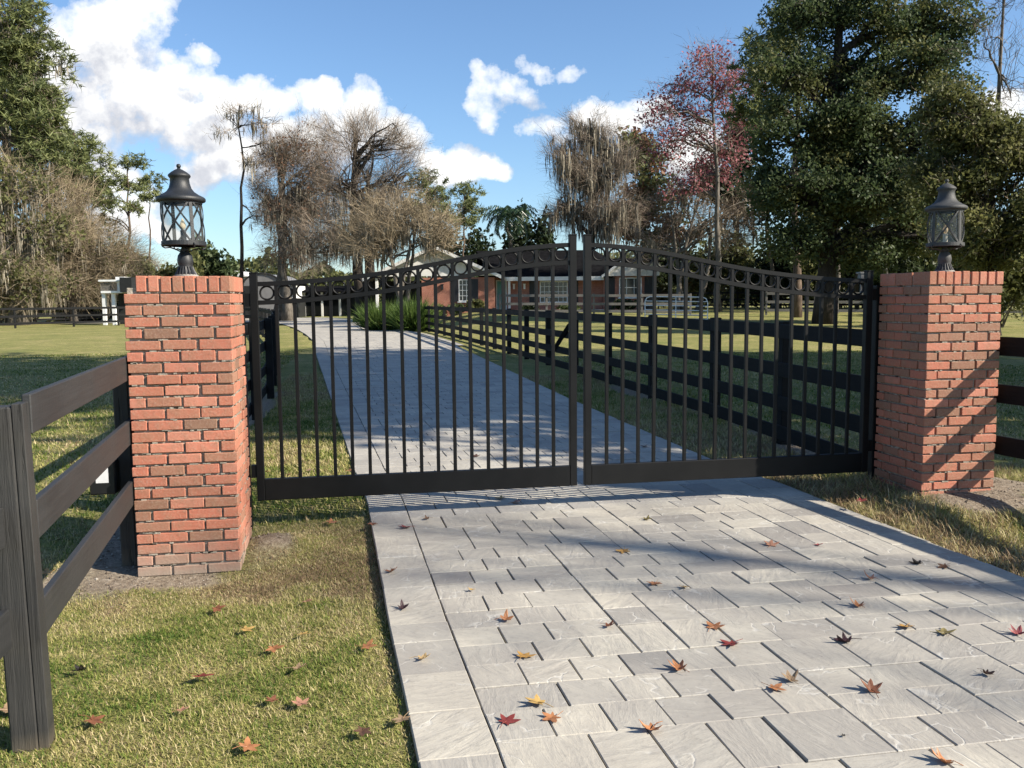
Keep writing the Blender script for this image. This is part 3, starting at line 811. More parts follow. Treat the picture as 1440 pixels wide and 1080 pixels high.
# ================================================================== fallen leaves
def leaf_mesh(name, color, seed, curl, asp):
    """five-lobed sweetgum leaf, curled, with a stem"""
    rng = random.Random(seed); b = MB()
    n = 5; ring = []
    lobes = [0.62, .95, 1.0, .95, .62]
    angs = [-125, -62, 0, 62, 125]
    out = []
    for i in range(5):
        a = math.radians(angs[i]+rng.gauss(0, 5)); L = lobes[i]*rng.uniform(.85, 1.1)
        wv = math.radians(13+rng.uniform(-2, 3))
        if i > 0:
            am = (math.radians(angs[i-1])+math.radians(angs[i]))/2
            out.append((am, .36*rng.uniform(.9, 1.15)))
        out += [(a-wv*1.75, .50*L), (a-wv*.95, .72*L), (a, L), (a+wv*.95, .72*L), (a+wv*1.75, .50*L)]
    out.append((math.pi, .22))
    k1, k2, k3 = [rng.uniform(.5, 1.4)*curl for _ in range(3)]; ph = rng.uniform(0, 6.28)
    def P(a, r, up=0):
        x, y = r*math.cos(a), r*math.sin(a)*asp
        z = k1*.55*r*r*abs(math.cos(a-ph))+k2*.4*max(0, y)**1.5+k3*.35*max(0, -y)**1.5 - .12*curl*math.exp(-r*5)
        sh = 1-.28*curl*r
        return (x*sh, y*sh, z+up)
    ts = [.5, 1.0]
    for up in (0.0, .025):
        vs = [P(0, 0, up)]
        for f in ts: vs += [P(a, r*f, up) for a, r in out]
        m = len(out); fs = []
        for i in range(m):
            j = (i+1) % m
            fs.append((0, 1+i, 1+j)); fs.append((1+i, 1+m+i, 1+m+j, 1+j))
        b.add(vs, fs if up else [f[::-1] for f in fs])
    o = len(b.v)//2; m = len(out)
    for i in range(m):
        j = (i+1) % m
        b.f.append((1+m+i, 1+m+j, o+1+m+j, o+1+m+i)); b.m.append(0); b.sm.append(False)
    b.tube([(0, 0, .02), (-.4, rng.uniform(-.1, .1), .04+.2*curl), (-.95, rng.uniform(-.25, .25), .05+.35*curl*rng.random())], [.03, .022, .018], 5)
    me = b.build(name, M['L'+color])
    return me
LEAVES = [ # px, py, colour, radius m, curl, label, z
 (712, 1016, 'red', .066, .35, 'dark red star-shaped leaf lying flat nearest the left border of the pavers'),
 (757, 989, 'yellow', .062, .9, 'bright yellow curled leaf just above the dark red star leaf'),
 (777, 1010, 'orange', .06, .6, 'orange leaf close to the bright yellow curled leaf on the near pavers'),
 (917, 1026, 'orange', .066, 1.0, 'orange and brown leaf with a long stem on a dark grey paver near the bottom'),
 (955, 941, 'orange', .06, 1.2, 'domed orange leaf casting a dark shadow in the middle of the near pavers'),
 (1004, 883, 'orange', .058, .7, 'orange leaf lying just above a red-orange leaf on the pavers'),
 (1029, 906, 'red', .06, .9, 'red-orange leaf just below an orange leaf at the middle of the pavers'),
 (1088, 968, 'orange', .058, .8, 'orange leaf touching the edge of a paver beside a curled tan leaf'),
 (1112, 957, 'tan', .056, 1.3, 'tightly curled tan leaf beside an orange leaf on the pavers'),
 (1190, 903, 'maroon', .062, 1.2, 'dark maroon curled leaf on a dark paver at the right half'),
 (1225, 971, 'rust', .066, 1.5, 'rust-red leaf standing upright with a long black shadow on the near right pavers'),
 (1274, 882, 'gold', .058, .8, 'golden yellow leaf left of an olive leaf on the right pavers'),
 (1327, 891, 'olive', .058, .5, 'flat olive-yellow leaf right of the golden leaf'),
 (1387, 948, 'brown', .045, 1.1, 'small crumpled brown leaf in a paver joint at the right'),
 (1432, 892, 'pink', .06, 1.0, 'pinkish red leaf at the right border of the picture'),
 (1207, 853, 'orange', .055, 1.0, 'orange leaf standing at the end of a paver joint above the golden leaf'),
 (1224, 814, 'salmon', .058, 1.3, 'pale salmon leaf tilted up at the upper right pavers'),
 (1291, 793, 'black', .06, 1.0, 'nearly black leaf near the right border of the driveway'),
 (1329, 797, 'brown', .05, .6, 'dull brown leaf right of the nearly black leaf'),
 (1084, 767, 'salmon', .06, .7, 'pale peach leaf on the sunlit upper middle pavers'),
 (1150, 767, 'pink', .04, .5, 'small dusty pink leaf right of the pale peach leaf'),
 (877, 775, 'gold', .062, .9, 'golden leaf with a dark shadow in the upper middle of the pavers'),
 (921, 821, 'orange', .056, .8, 'small orange-brown leaf in the row below the golden upper leaf'),
 (961, 826, 'yellow', .045, .6, 'small yellow leaf right of the small orange-brown leaf'),
 (855, 881, 'rust', .05, 1.0, 'brown-red crumpled leaf at the end of a joint near the middle'),
 (737, 924, 'gold', .06, .7, 'golden leaf on the pavers left of the middle, with a spike of shadow'),
 (710, 872, 'orange', .055, 1.0, 'orange leaf with shadow beside a paver joint, left of middle'),
 (593, 927, 'pale', .055, 1.0, 'pale yellow leaf on the left border course of the driveway'),
 (566, 856, 'maroon', .055, 1.5, 'maroon leaf standing upright on the left border course'),
 (550, 804, 'rust', .058, 1.4, 'rust leaf standing upright on the left border course, farther than the maroon one'),
 (572, 742, 'red', .062, .8, 'bright red leaf straddling the first long joint near the gate'),
 (524, 737, 'rust', .058, .6, 'rust-coloured leaf at the very left edge of the pavers near the gate'),
 (704, 701, 'yellow', .06, .8, 'yellow leaf in the small cluster on the pavers below the gate'),
 (724, 707, 'salmon', .06, .9, 'salmon leaf in the small cluster on the pavers below the gate'),
 (664, 830, 'yellow', .03, .8, 'tiny yellow leaf on the pavers, the smallest one left of middle'),
 (601, 730, 'brown', .045, 1.2, 'thin brown twig-like leaf right of the bright red leaf'),
 (909, 731, 'olive', .05, 1.0, 'dark olive leaf at the end of a joint near the gate'),
 (1328, 1072, 'orange', .062, 1.4, 'curled orange leaf cut off by the bottom edge at the right'),
 (1187, 1036, 'black', .018, 1.2, 'small black seed scrap on the pavers at the bottom right'),
 (806, 636, 'gold', .07, .8, 'golden leaf on the driveway just behind the meeting point of the gate leaves'),
 (668, 642, 'brown', .07, .8, 'brown leaf on the driveway behind the left gate leaf'),
 (905, 628, 'rust', .07, .8, 'rust leaf on the driveway behind the right gate leaf'),
]
GLEAVES = [
 (465, 735, 'orange', .062, .8, 'orange leaf in the grass right of the left pillar, below the gate'),
 (305, 856, 'rust', .055, .8, 'rust leaf in the grass just in front of the left pillar'),
 (345, 886, 'yellow', .055, .6, 'yellow leaf in the grass below the left pillar'),
 (432, 846, 'salmon', .04, .7, 'small salmon leaf in the brown grass near the paver edge'),
 (385, 912, 'orange', .06, .7, 'orange leaf in the middle of the front grass'),
 (425, 893, 'yellow', .04, .8, 'small yellow leaf above the orange leaf of the front grass'),
 (418, 941, 'tan', .05, 1.1, 'tan curled leaf in the front grass, between an orange and a red one'),
 (515, 910, 'orange', .055, .9, 'orange leaf in the grass close beside the pavers'),
 (281, 952, 'red', .062, .9, 'bright red leaf in the grass at the centre of the front lawn'),
 (115, 943, 'black', .055, 1.3, 'nearly black curled leaf in the grass beside the fence post'),
 (424, 991, 'salmon', .055, .8, 'salmon leaf in the lower right of the front grass'),
 (383, 986, 'rust', .045, .6, 'dull rust leaf left of the salmon leaf in the front grass'),
 (130, 1014, 'rust', .058, .8, 'red-brown leaf in the grass right of the fence post foot'),
 (347, 1052, 'orange', .058, .9, 'orange leaf in the grass at the bottom of the picture'),
 (255, 1000, 'salmon', .035, .7, 'tiny salmon leaf in the lower middle of the front grass'),
 (510, 1028, 'brown', .048, .7, 'brown leaf in the grass near the lower paver edge'),
 (566, 1012, 'tan', .05, .8, 'tan leaf at the grass edge touching the lower pavers'),
 (10, 1000, 'tan', .075, .7, 'large tan leaf in the grass left of the near fence post'),
 (65, 806, 'gold', .06, .7, 'golden leaf seen through the fence beside the near post'),
 (493, 662, 'orange', .06, .9, 'orange leaf on the grass just behind the gate, at the drive edge'),
 (374, 664, 'salmon', .06, .8, 'salmon leaf behind the gate at the foot of the left hinge stile'),
 (405, 668, 'rust', .055, .8, 'rust leaf behind the gate right of the salmon one'),
 (433, 662, 'tan', .06, .8, 'tan leaf on the grass behind the gate between the second and third pickets'),
 (1210, 705, 'red', .055, .9, 'dark red leaf in the dry grass left of the right pillar'),
]
rl = random.Random(42)
shape_src = {}
def place_leaf(px, py, col, r, curl, label, z, grp):
    q = at_ground(px, py, z)
    key = (col, rl.randrange(3), curl > .95)
    if key not in shape_src:
        o = leaf_mesh('fallen_leaf', col, hash((col, key[1])) % 9999 if False else (sum(map(ord, col))*7+key[1]*31+int(key[2])*3), .78 if key[2] else .27, .95)
        shape_src[key] = o
    else:
        o = shape_src[key].copy(); COL.objects.link(o)
    s = r*1.04*rl.uniform(.88, 1.12)
    o.location = (q[0], q[1], z+.004); o.scale = (s, s, s)
    o.rotation_euler = (rl.uniform(-.18, .18)+(.28 if curl > 1.35 else 0), rl.uniform(-.18, .18)-(.25 if curl > 1.35 else 0), rl.uniform(0, 6.28))
    tag(o, label, 'leaf', grp)
for l in LEAVES: place_leaf(*l, DRIVE_Z+.004, 'fallen leaves on the driveway pavers')
for l in GLEAVES:
    q = at_ground(l[0], l[1], .07); z = float(terrain(q[0], q[1]))+.028
    place_leaf(*l, z, 'fallen leaves in the grass')

# ================================================================== grass blades
def blades(name, label, xr, yr, dens, h, w, seed, keep=None, green=0.0, straw=0.0):
    rng = np.random.default_rng(seed)
    n = int((xr[1]-xr[0])*(yr[1]-yr[0])*dens)
    x = rng.uniform(xr[0], xr[1], n); y = rng.uniform(yr[0], yr[1], n)
    k = ~in_drive(x, y, .004)
    k &= ~((x > -.01) & (x < .61) & (y > -.01) & (y < .61)) & ~((x > 5.37) & (x < 5.99) & (y > .22) & (y < .84))
    sm = soil_mask(x, y); k &= rng.random(n) > sm*1.15
    if keep is not None: k &= keep(x, y)
    patch = fbm(x, y, .5, 77); k &= rng.random(n) < (.45+1.0*patch)
    x, y, patch = x[k], y[k], patch[k]; n = len(x)
    z = terrain(x, y)-.004
    g = rng.uniform(0, 2*np.pi, n); lean = rng.uniform(.45, 1.52, n)
    hh = h*rng.uniform(.45, 1.2, n)*(.75+.6*fbm(x, y, .9, 31)); ww = w*rng.uniform(.6, 1.3, n); lg = rng.random(n) < .05; hh = np.where(lg, hh*1.45, hh)
    dx, dy = np.cos(g), np.sin(g)
    hx = hh*np.sin(lean); hz = hh*np.cos(lean)
    b0 = np.stack([x-dy*ww/2, y+dx*ww/2, z], 1); b1 = np.stack([x+dy*ww/2, y-dx*ww/2, z], 1)
    mx, mz = hx*.45, hz*.62
    m0 = np.stack([x+dx*mx-dy*ww*.4, y+dy*mx+dx*ww*.4, z+mz], 1); m1 = np.stack([x+dx*mx+dy*ww*.4, y+dy*mx-dx*ww*.4, z+mz], 1)
    tp = np.stack([x+dx*hx*1.1, y+dy*hx*1.1, z+hz], 1)
    V = np.stack([b0, b1, m0, m1, tp], 1).reshape(-1, 3)
    o = np.arange(n)*5
    F = np.concatenate([np.stack([o, o+1, o+3], 1), np.stack([o, o+3, o+2], 1), np.stack([o+2, o+3, o+4], 1)])
    big = fbm(x, y, 1.6, 55)
    br = np.exp(-(np.maximum(0, np.abs(x-.95)-.3)**2/.06+(y+.25)**2/.32))*.55*(.5+.9*vnoise(x, y, .25, 91)) - .25*np.exp(-((x-.45)**2+(y+.95)**2)/.12)
    v = np.clip(.42 - .5*(patch-.5) + 1.0*(big-.5) + .55*(vnoise(x, y, .16, 92)-.5) + br + rng.normal(0, .23, n) - green + straw + .14*lg, 0, 1)
    ob = mesh_np(name, V, F, M['blade'], np.repeat(v, 5))
    return tag(ob, label, 'grass', kind='stuff')
blades('lawn_grass', 'short patchy green and straw grass in front of the left pillar', (-.3, 1.5), (-3.3, .9), 29000, .026, .0036, 1, straw=.12)
blades('lawn_grass', 'sunlit grass left of the near fence', (-3.2, -.3), (-3.3, 1.5), 4500, .042, .006, 2, straw=.08)
blades('lawn_grass', 'lawn left of the left pillar, partly in tree shade', (-9, -.2), (1.5, 11), 1300, .055, .011, 3)
blades('lawn_grass', 'strip of lawn between the driveway and the left fence behind the gate', (-.1, 1.4), (.9, 14), 4000, .05, .008, 4)
blades('lawn_grass', 'dry tufted grass beside the right pillar', (4.8, 8.2), (-2.2, 1.6), 6500, .085, .0055, 5, straw=.15)
blades('lawn_grass', 'dry grass verge behind the right gate leaf', (4.55, 6.4), (1.3, 12), 3300, .07, .008, 6, straw=.14)
blades('lawn_grass', 'lawn of the right yard behind the fence', (6, 16), (1.6, 18), 700, .05, .014, 7, green=.04)
blades('lawn_grass', 'shaded lawn left of the driveway farther back', (-12, -.4), (11, 24), 330, .05, .018, 8)
# crumbs of soil and grit on the bare ground round the pillars
def grit():
    rng = np.random.default_rng(70); n = 5000
    x = np.concatenate([rng.uniform(-.7, 1.2, n//2), rng.uniform(5.2, 7.6, n//2)]); y = np.concatenate([rng.uniform(-.7, .9, n//2), rng.uniform(-.6, 1.0, n//2)])
    k = (soil_mask(x, y) > rng.random(n)*.9) & ~in_drive(x, y, .02) & ~((x > 0) & (x < .6) & (y > 0) & (y < .6)); x, y = x[k], y[k]; n = len(x)
    s = .003+.009*rng.random(n)**5; z = terrain(x, y)+s*.3
    P = np.stack([x, y, z], 1); oc = np.array([[1, 0, 0], [-1, 0, 0], [0, 1, 0], [0, -1, 0], [0, 0, .8], [0, 0, -.8]])
    V = (P[:, None]+oc[None]*s[:, None, None]*rng.uniform(.6, 1.3, (n, 6, 1))).reshape(-1, 3); o = np.arange(n)*6
    F = np.concatenate([np.stack([o+a, o+b, o+c], 1) for a, b, c in ((0, 2, 4), (2, 1, 4), (1, 3, 4), (3, 0, 4), (2, 0, 5), (1, 2, 5), (3, 1, 5), (0, 3, 5))])
    tag(mesh_np('soil_grit', V, F, M['grit'], np.repeat(rng.random(n), 6)), 'loose grit and soil crumbs round the foot of the pillars', 'soil', kind='stuff')
grit()
# ================================================================== brick house
class LF:
    """local frame: a = to the right, f = away, c = up, metres from an anchor"""
    def __init__(s, o, yaw=YAW): s.o = np.array(o, float); s.r = np.array([math.cos(yaw), -math.sin(yaw), 0]); s.f = np.array([math.sin(yaw), math.cos(yaw), 0])
    def p(s, a, f, c): return s.o+s.r*a+s.f*f+np.array([0, 0, c])
    def box(s, b, a0, a1, f0, f1, c0, c1):
        c = s.p((a0+a1)/2, (f0+f1)/2, (c0+c1)/2); b.obox(c, s.r, s.f, Z_, (abs(a1-a0)/2, abs(f1-f0)/2, abs(c1-c0)/2))
    def prism(s, b, poly, f0, f1):
        n = len(poly); vs = [s.p(a, f0, c) for a, c in poly]+[s.p(a, f1, c) for a, c in poly]
        b.add(vs, [tuple(range(n)), tuple(range(n, 2*n))[::-1]]+[(i, i+n, (i+1) % n+n, (i+1) % n) for i in range(n)])
    def slab(s, b, quad, th):
        q = [s.p(*x) for x in quad]; vs = q+[x-np.array([0, 0, th]) for x in q]
        b.add(vs, [(0, 1, 2, 3), (7, 6, 5, 4), (0, 4, 5, 1), (1, 5, 6, 2), (2, 6, 7, 3), (3, 7, 4, 0)])
def window(L, t, a0, a1, c0, c1, f, nx, ny, mull=False):
    fr = MB(); w = .07
    for (x0, x1, y0, y1) in ((a0, a1, c0, c0+w), (a0, a1, c1-w, c1), (a0, a0+w, c0+w, c1-w), (a1-w, a1, c0+w, c1-w)): L.box(fr, x0, x1, f-.06, f-.005, y0, y1)
    for i in range(1, nx): x = a0+(a1-a0)*i/nx; L.box(fr, x-.018, x+.018, f-.045, f-.012, c0+w, c1-w)
    for i in range(1, ny): y = c0+(c1-c0)*i/ny; L.box(fr, a0+w, a1-w, f-.043, f-.014, y-.018, y+.018)
    if mull: x = (a0+a1)/2; L.box(fr, x-.05, x+.05, f-.055, f-.004, c0+w, c1-w)
    wn = fr.build('window', M['white'], t)
    pn = MB(); L.box(pn, a0+w*.5, a1-w*.5, f-.010, f+.05, c0+w*.5, c1-w*.5); pn.build('pane', M['pane'], wn)
    si = MB(); L.box(si, a0-.08, a1+.08, f-.12, f-.002, c0-.09, c0-.003); si.build('sill', M['white'], wn)
hb = at_depth(690, 437, 62); hz = float(tz(hb[0], hb[1])); hb[2] = hz
K = 62/1224.0
H = LF(hb); A = lambda px: (px-690)*K
house = thing('brick_house', 'single storey red brick house with dark shingle roof, white trim and a teal front door', 'house', hb)
EA = 2.46
b = MB()
L0_, L1_ = A(528), A(696)
H.box(b, A(594), L1_, 0, 9, -.4, EA)                    # gabled wing
H.box(b, L1_, A(850), 1.6, 9, -.4, EA)                  # main range set back
H.box(b, A(850), A(925), .9, 9, -.4, EA)                # right wing
b.build('wall', M['housebrick'], house)
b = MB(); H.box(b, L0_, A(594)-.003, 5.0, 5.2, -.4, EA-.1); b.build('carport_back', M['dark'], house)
for px in (531, 562):
    b = MB(); H.box(b, A(px)-.09, A(px)+.09, .05, .23, -.4, EA+.1); b.build('carport_post', M['white'], house)
pk = A(613); pz = EA+2.05
b = MB(); H.prism(b, [(L0_-.25, EA+.12), (L1_+.25, EA+.12), (pk, pz)], -.03, .25); b.build('gable', M['white'], house)
b = MB()
for s0 in (L0_-.75, L1_+.75):
    H.slab(b, [(s0, -.45, EA-.02), (pk, -.45, pz+.18), (pk, 9.4, pz+.18), (s0, 9.4, EA-.02)] if s0 < pk else [(pk, -.45, pz+.18), (s0, -.45, EA-.02), (s0, 9.4, EA-.02), (pk, 9.4, pz+.18)], .12)
rf = b.build('roof', M['shingle_tan'], house)
b = MB()
for s0 in (L0_-.77, L1_+.77):
    vs = [H.p(s0, -.48, EA-.24), H.p(s0, -.48, EA+.0), H.p(pk, -.48, pz+.20), H.p(pk, -.48, pz-.04)]; v2 = [v+H.f*.025 for v in vs]
    b.add(vs+v2, [(0, 1, 2, 3), (7, 6, 5, 4), (0, 4, 5, 1), (1, 5, 6, 2), (2, 6, 7, 3), (3, 7, 4, 0)])
b.build('verge_board', M['white'], rf)
b = MB(); rz = EA+2.15
H.slab(b, [(L1_+.3, .75, EA-.02), (A(862), .75, EA-.02), (A(846), 5.6, rz), (L1_-1.5, 5.6, rz)], .1)
H.slab(b, [(L1_-1.5, 5.6, rz), (A(846), 5.6, rz), (A(846), 10.4, EA), (L1_-1.5, 10.4, EA)], .1)
H.slab(b, [(A(846), 5.6, rz), (A(862), .75, EA-.02), (A(905), 5.6, EA+.3), (A(846), 10.4, EA)], .1)
rm = b.build('roof', M['shingle'], house)
b = MB(); H.box(b, L1_+.82, A(850), .70, .745, EA-.26, EA+.02); b.build('fascia', M['white'], rm)
b = MB(); H.box(b, L1_+.85, A(850), .75, 1.58, EA-.22, EA-.18); b.build('soffit', M['white'], rm)
# right wing: pale gable over a shaded porch
pk2 = A(890); b = MB(); H.prism(b, [(A(850)-.1, EA+.02), (A(928), EA+.02), (A(928), EA+.95), (A(872), EA+.95)], .55, .80); b.build('gable', M['cream'], house)
b = MB(); H.slab(b, [(A(846), .4, EA), (A(874), .4, EA+1.05), (A(874), 8, EA+1.05), (A(846), 8, EA)], .1); H.slab(b, [(A(874), .4, EA+1.05), (A(936), .4, EA+1.05), (A(936), 8, EA+1.6), (A(874), 8, EA+1.6)], .1); b.build('roof', M['shingle'], house)
b = MB(); vs = [H.p(A(846), .36, EA-.14), H.p(A(846), .36, EA+.06), H.p(A(874), .36, EA+1.1), H.p(A(874), .36, EA+.9)]; v2 = [v+H.f*.03 for v in vs]
b.add(vs+v2, [(0, 1, 2, 3), (7, 6, 5, 4), (0, 4, 5, 1), (1, 5, 6, 2), (2, 6, 7, 3), (3, 7, 4, 0)]); b.build('verge_board', M['white'], house)
for a0, a1 in ((852, 866), (908, 924)):
    b = MB(); H.box(b, A(a0), A(a1), .86, .895, .0, EA-.05); b.build('shutter', M['shutter'], house)
window(H, house, A(872), A(904), .95, EA-.1, .9, 3, 2)
window(H, house, A(645.5), A(662), .78, 2.32, 0, 3, 4)
for a0, a1 in ((636, 644.5), (663, 673)):
    b = MB(); H.box(b, A(a0), A(a1), -.055, -.003, .75, 2.34); b.build('shutter', M['shutter'], house)
window(H, house, A(760), A(800), .62, 2.18, 1.6, 6, 4, True)
for a0, a1 in ((745, 758), (802, 815)):
    b = MB(); H.box(b, A(a0), A(a1), 1.545, 1.597, .58, 2.2); b.build('shutter', M['shutter'], house)
b = MB(); H.box(b, A(699), A(711), 1.53, 1.597, .12, 2.2); dr = b.build('door', M['teal'], house)
b = MB(); H.box(b, A(709), A(709.8), 1.48, 1.53, 1.05, 1.12); b.build('handle', M['metal'], dr)
b = MB()
for a0, a1, c0, c1 in ((697.3, 698.9, 0, 2.28), (711.1, 712.7, 0, 2.28), (698.9, 711.1, 2.2, 2.28)): H.box(b, A(a0), A(a1), 1.5, 1.595, c0, c1)
b.build('door_frame', M['white'], house)
b = MB(); H.box(b, A(714.5), A(718), .80, .98, 0, EA-.22); b.build('porch_column', M['white'], house)
b = MB(); H.box(b, A(697), A(850), .6, 1.58, -.2, .1); b.build('porch_step', M['cream'], house)
for px, f in ((623, 0), (723, 1.6), (738, 1.6)):
    b = MB(); H.box(b, A(px)-.07, A(px)+.07, f-.16, f-.003, 1.62, 1.95); H.box(b, A(px)-.10, A(px)+.10, f-.19, f-.0025, 1.95, 2.0); b.build('wall_lamp', M['white'] if f else M['shutter'], house)
# white boarded carport joined to the left wing
cp = LF(at_depth(600, 437, 60)); cp.o[2] = float(tz(cp.o[0], cp.o[1]))

# ================================================================== far left: raised white deck hut
D = 64; dk = at_depth(165, 452, D); dk[2] = .1; k = D/1224.0; Lk = LF(dk)
t = thing('deck_hut', 'small raised white deck hut at the edge of the far left trees', 'hut', dk)
a0, a1 = (144-165)*k, (175-165)*k
zc = lambda py: 1.65+(427-py)*k-.1
b = MB(); Lk.box(b, a0, a1, 0, 3, zc(412.5), zc(409.5)); b.build('floor_deck', M['white'], t)
b = MB(); Lk.box(b, a0-.1, a1+.2, -.1, 3.1, zc(396.5), zc(394)); Lk.box(b, (163-165)*k, a1, .3, 2.5, zc(393.8), zc(390)); b.build('roof', M['white'], t)
b = MB()
for i in range(15): x = a0+(166-144)*k*i/14; Lk.box(b, x-.018, x+.018, .05, .09, zc(409.4), zc(398.5))
Lk.box(b, a0, (166-165)*k, .04, .10, zc(399), zc(398)); b.build('railing', M['fence_grey'], t)
for px in (168, 172): b = MB(); Lk.box(b, (px-165)*k-.09, (px-165)*k+.09, .1, .3, zc(409.4), zc(396.6)); b.build('post', M['white'], t)
for px in (145.5, 159): b = MB(); Lk.box(b, (px-165)*k-.12, (px-165)*k+.12, .2, .45, -.3, zc(412.6)); b.build('stilt', M['white'], t)
b = MB(); Lk.box(b, (173.5-165)*k, (190-165)*k, -.3, 3, zc(411.5), zc(391)); b.build('screen', M['dark'], t)
b = MB(); Lk.box(b, a0+.3, a1, 2.2, 2.4, -.2, zc(412.6)); b.build('back_wall', M['dark'], t)
# ================================================================== behind the left end of the gate: sheds
D = 84; sh = at_depth(370, 446, D); sh[2] = .1; k = D/1224.0; L = LF(sh); zc = lambda py: 1.65+(424.5-py)*k-.1
t = thing('metal_shed', 'grey round-roofed metal shed behind the left end of the gate', 'shed', sh)
b = MB(); pf = []; w = (396-343)/2*k
for i in range(13):
    g = math.pi*i/12; pf.append((-w*math.cos(g), zc(402)+(zc(385)-zc(402))*math.sin(g)))
L.prism(b, [(-w, -.2)]+pf+[(w, -.2)], 0, 8); b.build('shell', M['metal'], t)
b = MB(); L.box(b, -w*.95, -w*.35, -.06, -.003, 0, zc(402)); b.build('door', M['dark'], t)
b = MB()
for i in range(13):
    g = math.pi*i/12; p = L.p(-w*math.cos(g)*1.01, -.04, zc(402)+(zc(385)-zc(402))*math.sin(g)*1.02); 
    if i: b.tube([q, p], .09, 5)
    q = p
b.build('rim', M['dark'], t)
D = 96; wb = at_depth(334, 446, D); wb[2] = .1; k = D/1224.0; L = LF(wb); zc = lambda py: 1.65+(425-py)*k-.1
t = thing('white_barn', 'low white roofed barn just above the right edge of the left pillar', 'barn', wb)
w = 19*k
b = MB(); L.box(b, -w*.9, w*.9, 0, 7, -.2, zc(389.5)); b.build('wall', M['cream'], t)
b = MB(); L.prism(b, [(-w, zc(389.4)), (-w*.1, zc(381.5)), (w*.1, zc(381.5)), (w, zc(389.4))], -.4, 7.4); b.build('roof', M['white'], t)
D = 88; wc = at_depth(405, 446, D); wc[2] = .1; k = D/1224.0; L = LF(wc); zc = lambda py: 1.65+(424-py)*k-.1
t = thing('white_cabin', 'white boarded cabin with dark corner, right of the grey metal shed', 'cabin', wc)
b = MB(); L.box(b, -8*k, 9*k, 0, 5, zc(419), zc(401)); b.build('wall', M['white'], t)
b = MB(); L.box(b, -12*k, 12*k, -.4, 4, -.2, zc(419.3)); b.build('base', M['dark'], t)
b = MB()
for i in range(7): L.box(b, (-7+i*2.3)*k-.03, (-7+i*2.3)*k+.03, -.02, -.002, zc(418.5), zc(402)); 
b.build('batten', M['cream'], t)
b = MB(); L.prism(b, [(-9*k, zc(401)+.005), (0, zc(396)), (10*k, zc(401)+.005)], -.3, 5.3); b.build('roof', M['shingle'], t)
# dark carport / stockade in the shade under the big bare trees
D = 92; cpn = at_depth(450, 442, D); cpn[2] = .1; k = D/1224.0; L = LF(cpn); zc = lambda py: 1.65+(423.6-py)*k-.1
t = thing('dark_lean_to', 'dark open lean-to with pale posts in the shade below the bare trees', 'shed', cpn)
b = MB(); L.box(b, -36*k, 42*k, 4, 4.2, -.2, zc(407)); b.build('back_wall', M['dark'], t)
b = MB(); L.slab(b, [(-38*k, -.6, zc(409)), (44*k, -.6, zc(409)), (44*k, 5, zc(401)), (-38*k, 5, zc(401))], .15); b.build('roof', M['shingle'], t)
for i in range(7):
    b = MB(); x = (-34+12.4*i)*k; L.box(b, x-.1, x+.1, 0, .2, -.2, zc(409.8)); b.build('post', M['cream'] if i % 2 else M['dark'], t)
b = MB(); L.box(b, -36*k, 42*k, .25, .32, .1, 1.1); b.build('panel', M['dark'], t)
# ================================================================== vegetation
def norm(v): return v/(np.linalg.norm(v, axis=-1, keepdims=True)+1e-9)
def cards(P, size, rng, flat=.0, aspect=1.0, dirs=None):
    """leaf-sized diamonds at points P"""
    n = len(P); s = size*rng.uniform(.55, 1.35, n)[:, None]
    if dirs is None: u = norm(rng.normal(size=(n, 3)))
    else: u = norm(dirs+.5*rng.normal(size=(n, 3)))
    w = norm(np.cross(u, rng.normal(size=(n, 3))))
    if flat: w[:, 2] *= (1-flat); w = norm(w)
    a = P+u*s; b_ = P+w*s*.5*aspect+u*s*.1; c = P-u*s*.75; d = P-w*s*.5*aspect+u*s*.1
    V = np.stack([a, b_, c, d], 1).reshape(-1, 3); o = np.arange(n)*4
    return V, np.stack([o, o+1, o+2, o+3], 1)
def strips(P, Dv, L, W, rng, bend=.25):
    """thin two-segment twigs or strands from P along Dv"""
    n = len(P); L = L[:, None]; W = W[:, None]
    side = norm(np.cross(Dv, rng.normal(size=(n, 3))))
    mid = P+Dv*L*.5+side*L*bend*rng.uniform(-.5, .5, (n, 1)); end = P+Dv*L+rng.normal(size=(n, 3))*L*bend*.3
    w = norm(np.cross(Dv, side+.3*rng.normal(size=(n, 3))))
    V = np.stack([P-w*W/2, P+w*W/2, mid-w*W*.4, mid+w*W*.4, end], 1).reshape(-1, 3); o = np.arange(n)*5
    return V, np.concatenate([np.stack([o, o+1, o+3], 1), np.stack([o, o+3, o+2], 1), np.stack([o+2, o+3, o+4], 1)])
def moss_strands(P, rng, l0, l1, w):
    n = len(P); L = rng.uniform(l0, l1, n)*rng.uniform(.5, 1, n)
    D = norm(np.stack([rng.normal(0, .07, n), rng.normal(0, .07, n), -np.ones(n)], 1))
    a = rng.uniform(0, np.pi, n); wv = np.stack([np.cos(a), np.sin(a), 0*a], 1); W = (w*rng.uniform(.5, 1.4, n))[:, None]; L = L[:, None]
    j = rng.normal(0, .05, (n, 3))*L
    p1, p2, p3 = P+D*L*.33+j, P+D*L*.7-j, P+D*L
    V = np.stack([P-wv*W*.25, P+wv*W*.25, p1-wv*W*.5, p1+wv*W*.5, p2-wv*W*.32, p2+wv*W*.32, p3], 1).reshape(-1, 3); o = np.arange(n)*7
    F = [np.stack([o+a_, o+b_, o+c_], 1) for a_, b_, c_ in ((0, 1, 3), (0, 3, 2), (2, 3, 5), (2, 5, 4), (4, 5, 6))]
    return V, np.concatenate(F)
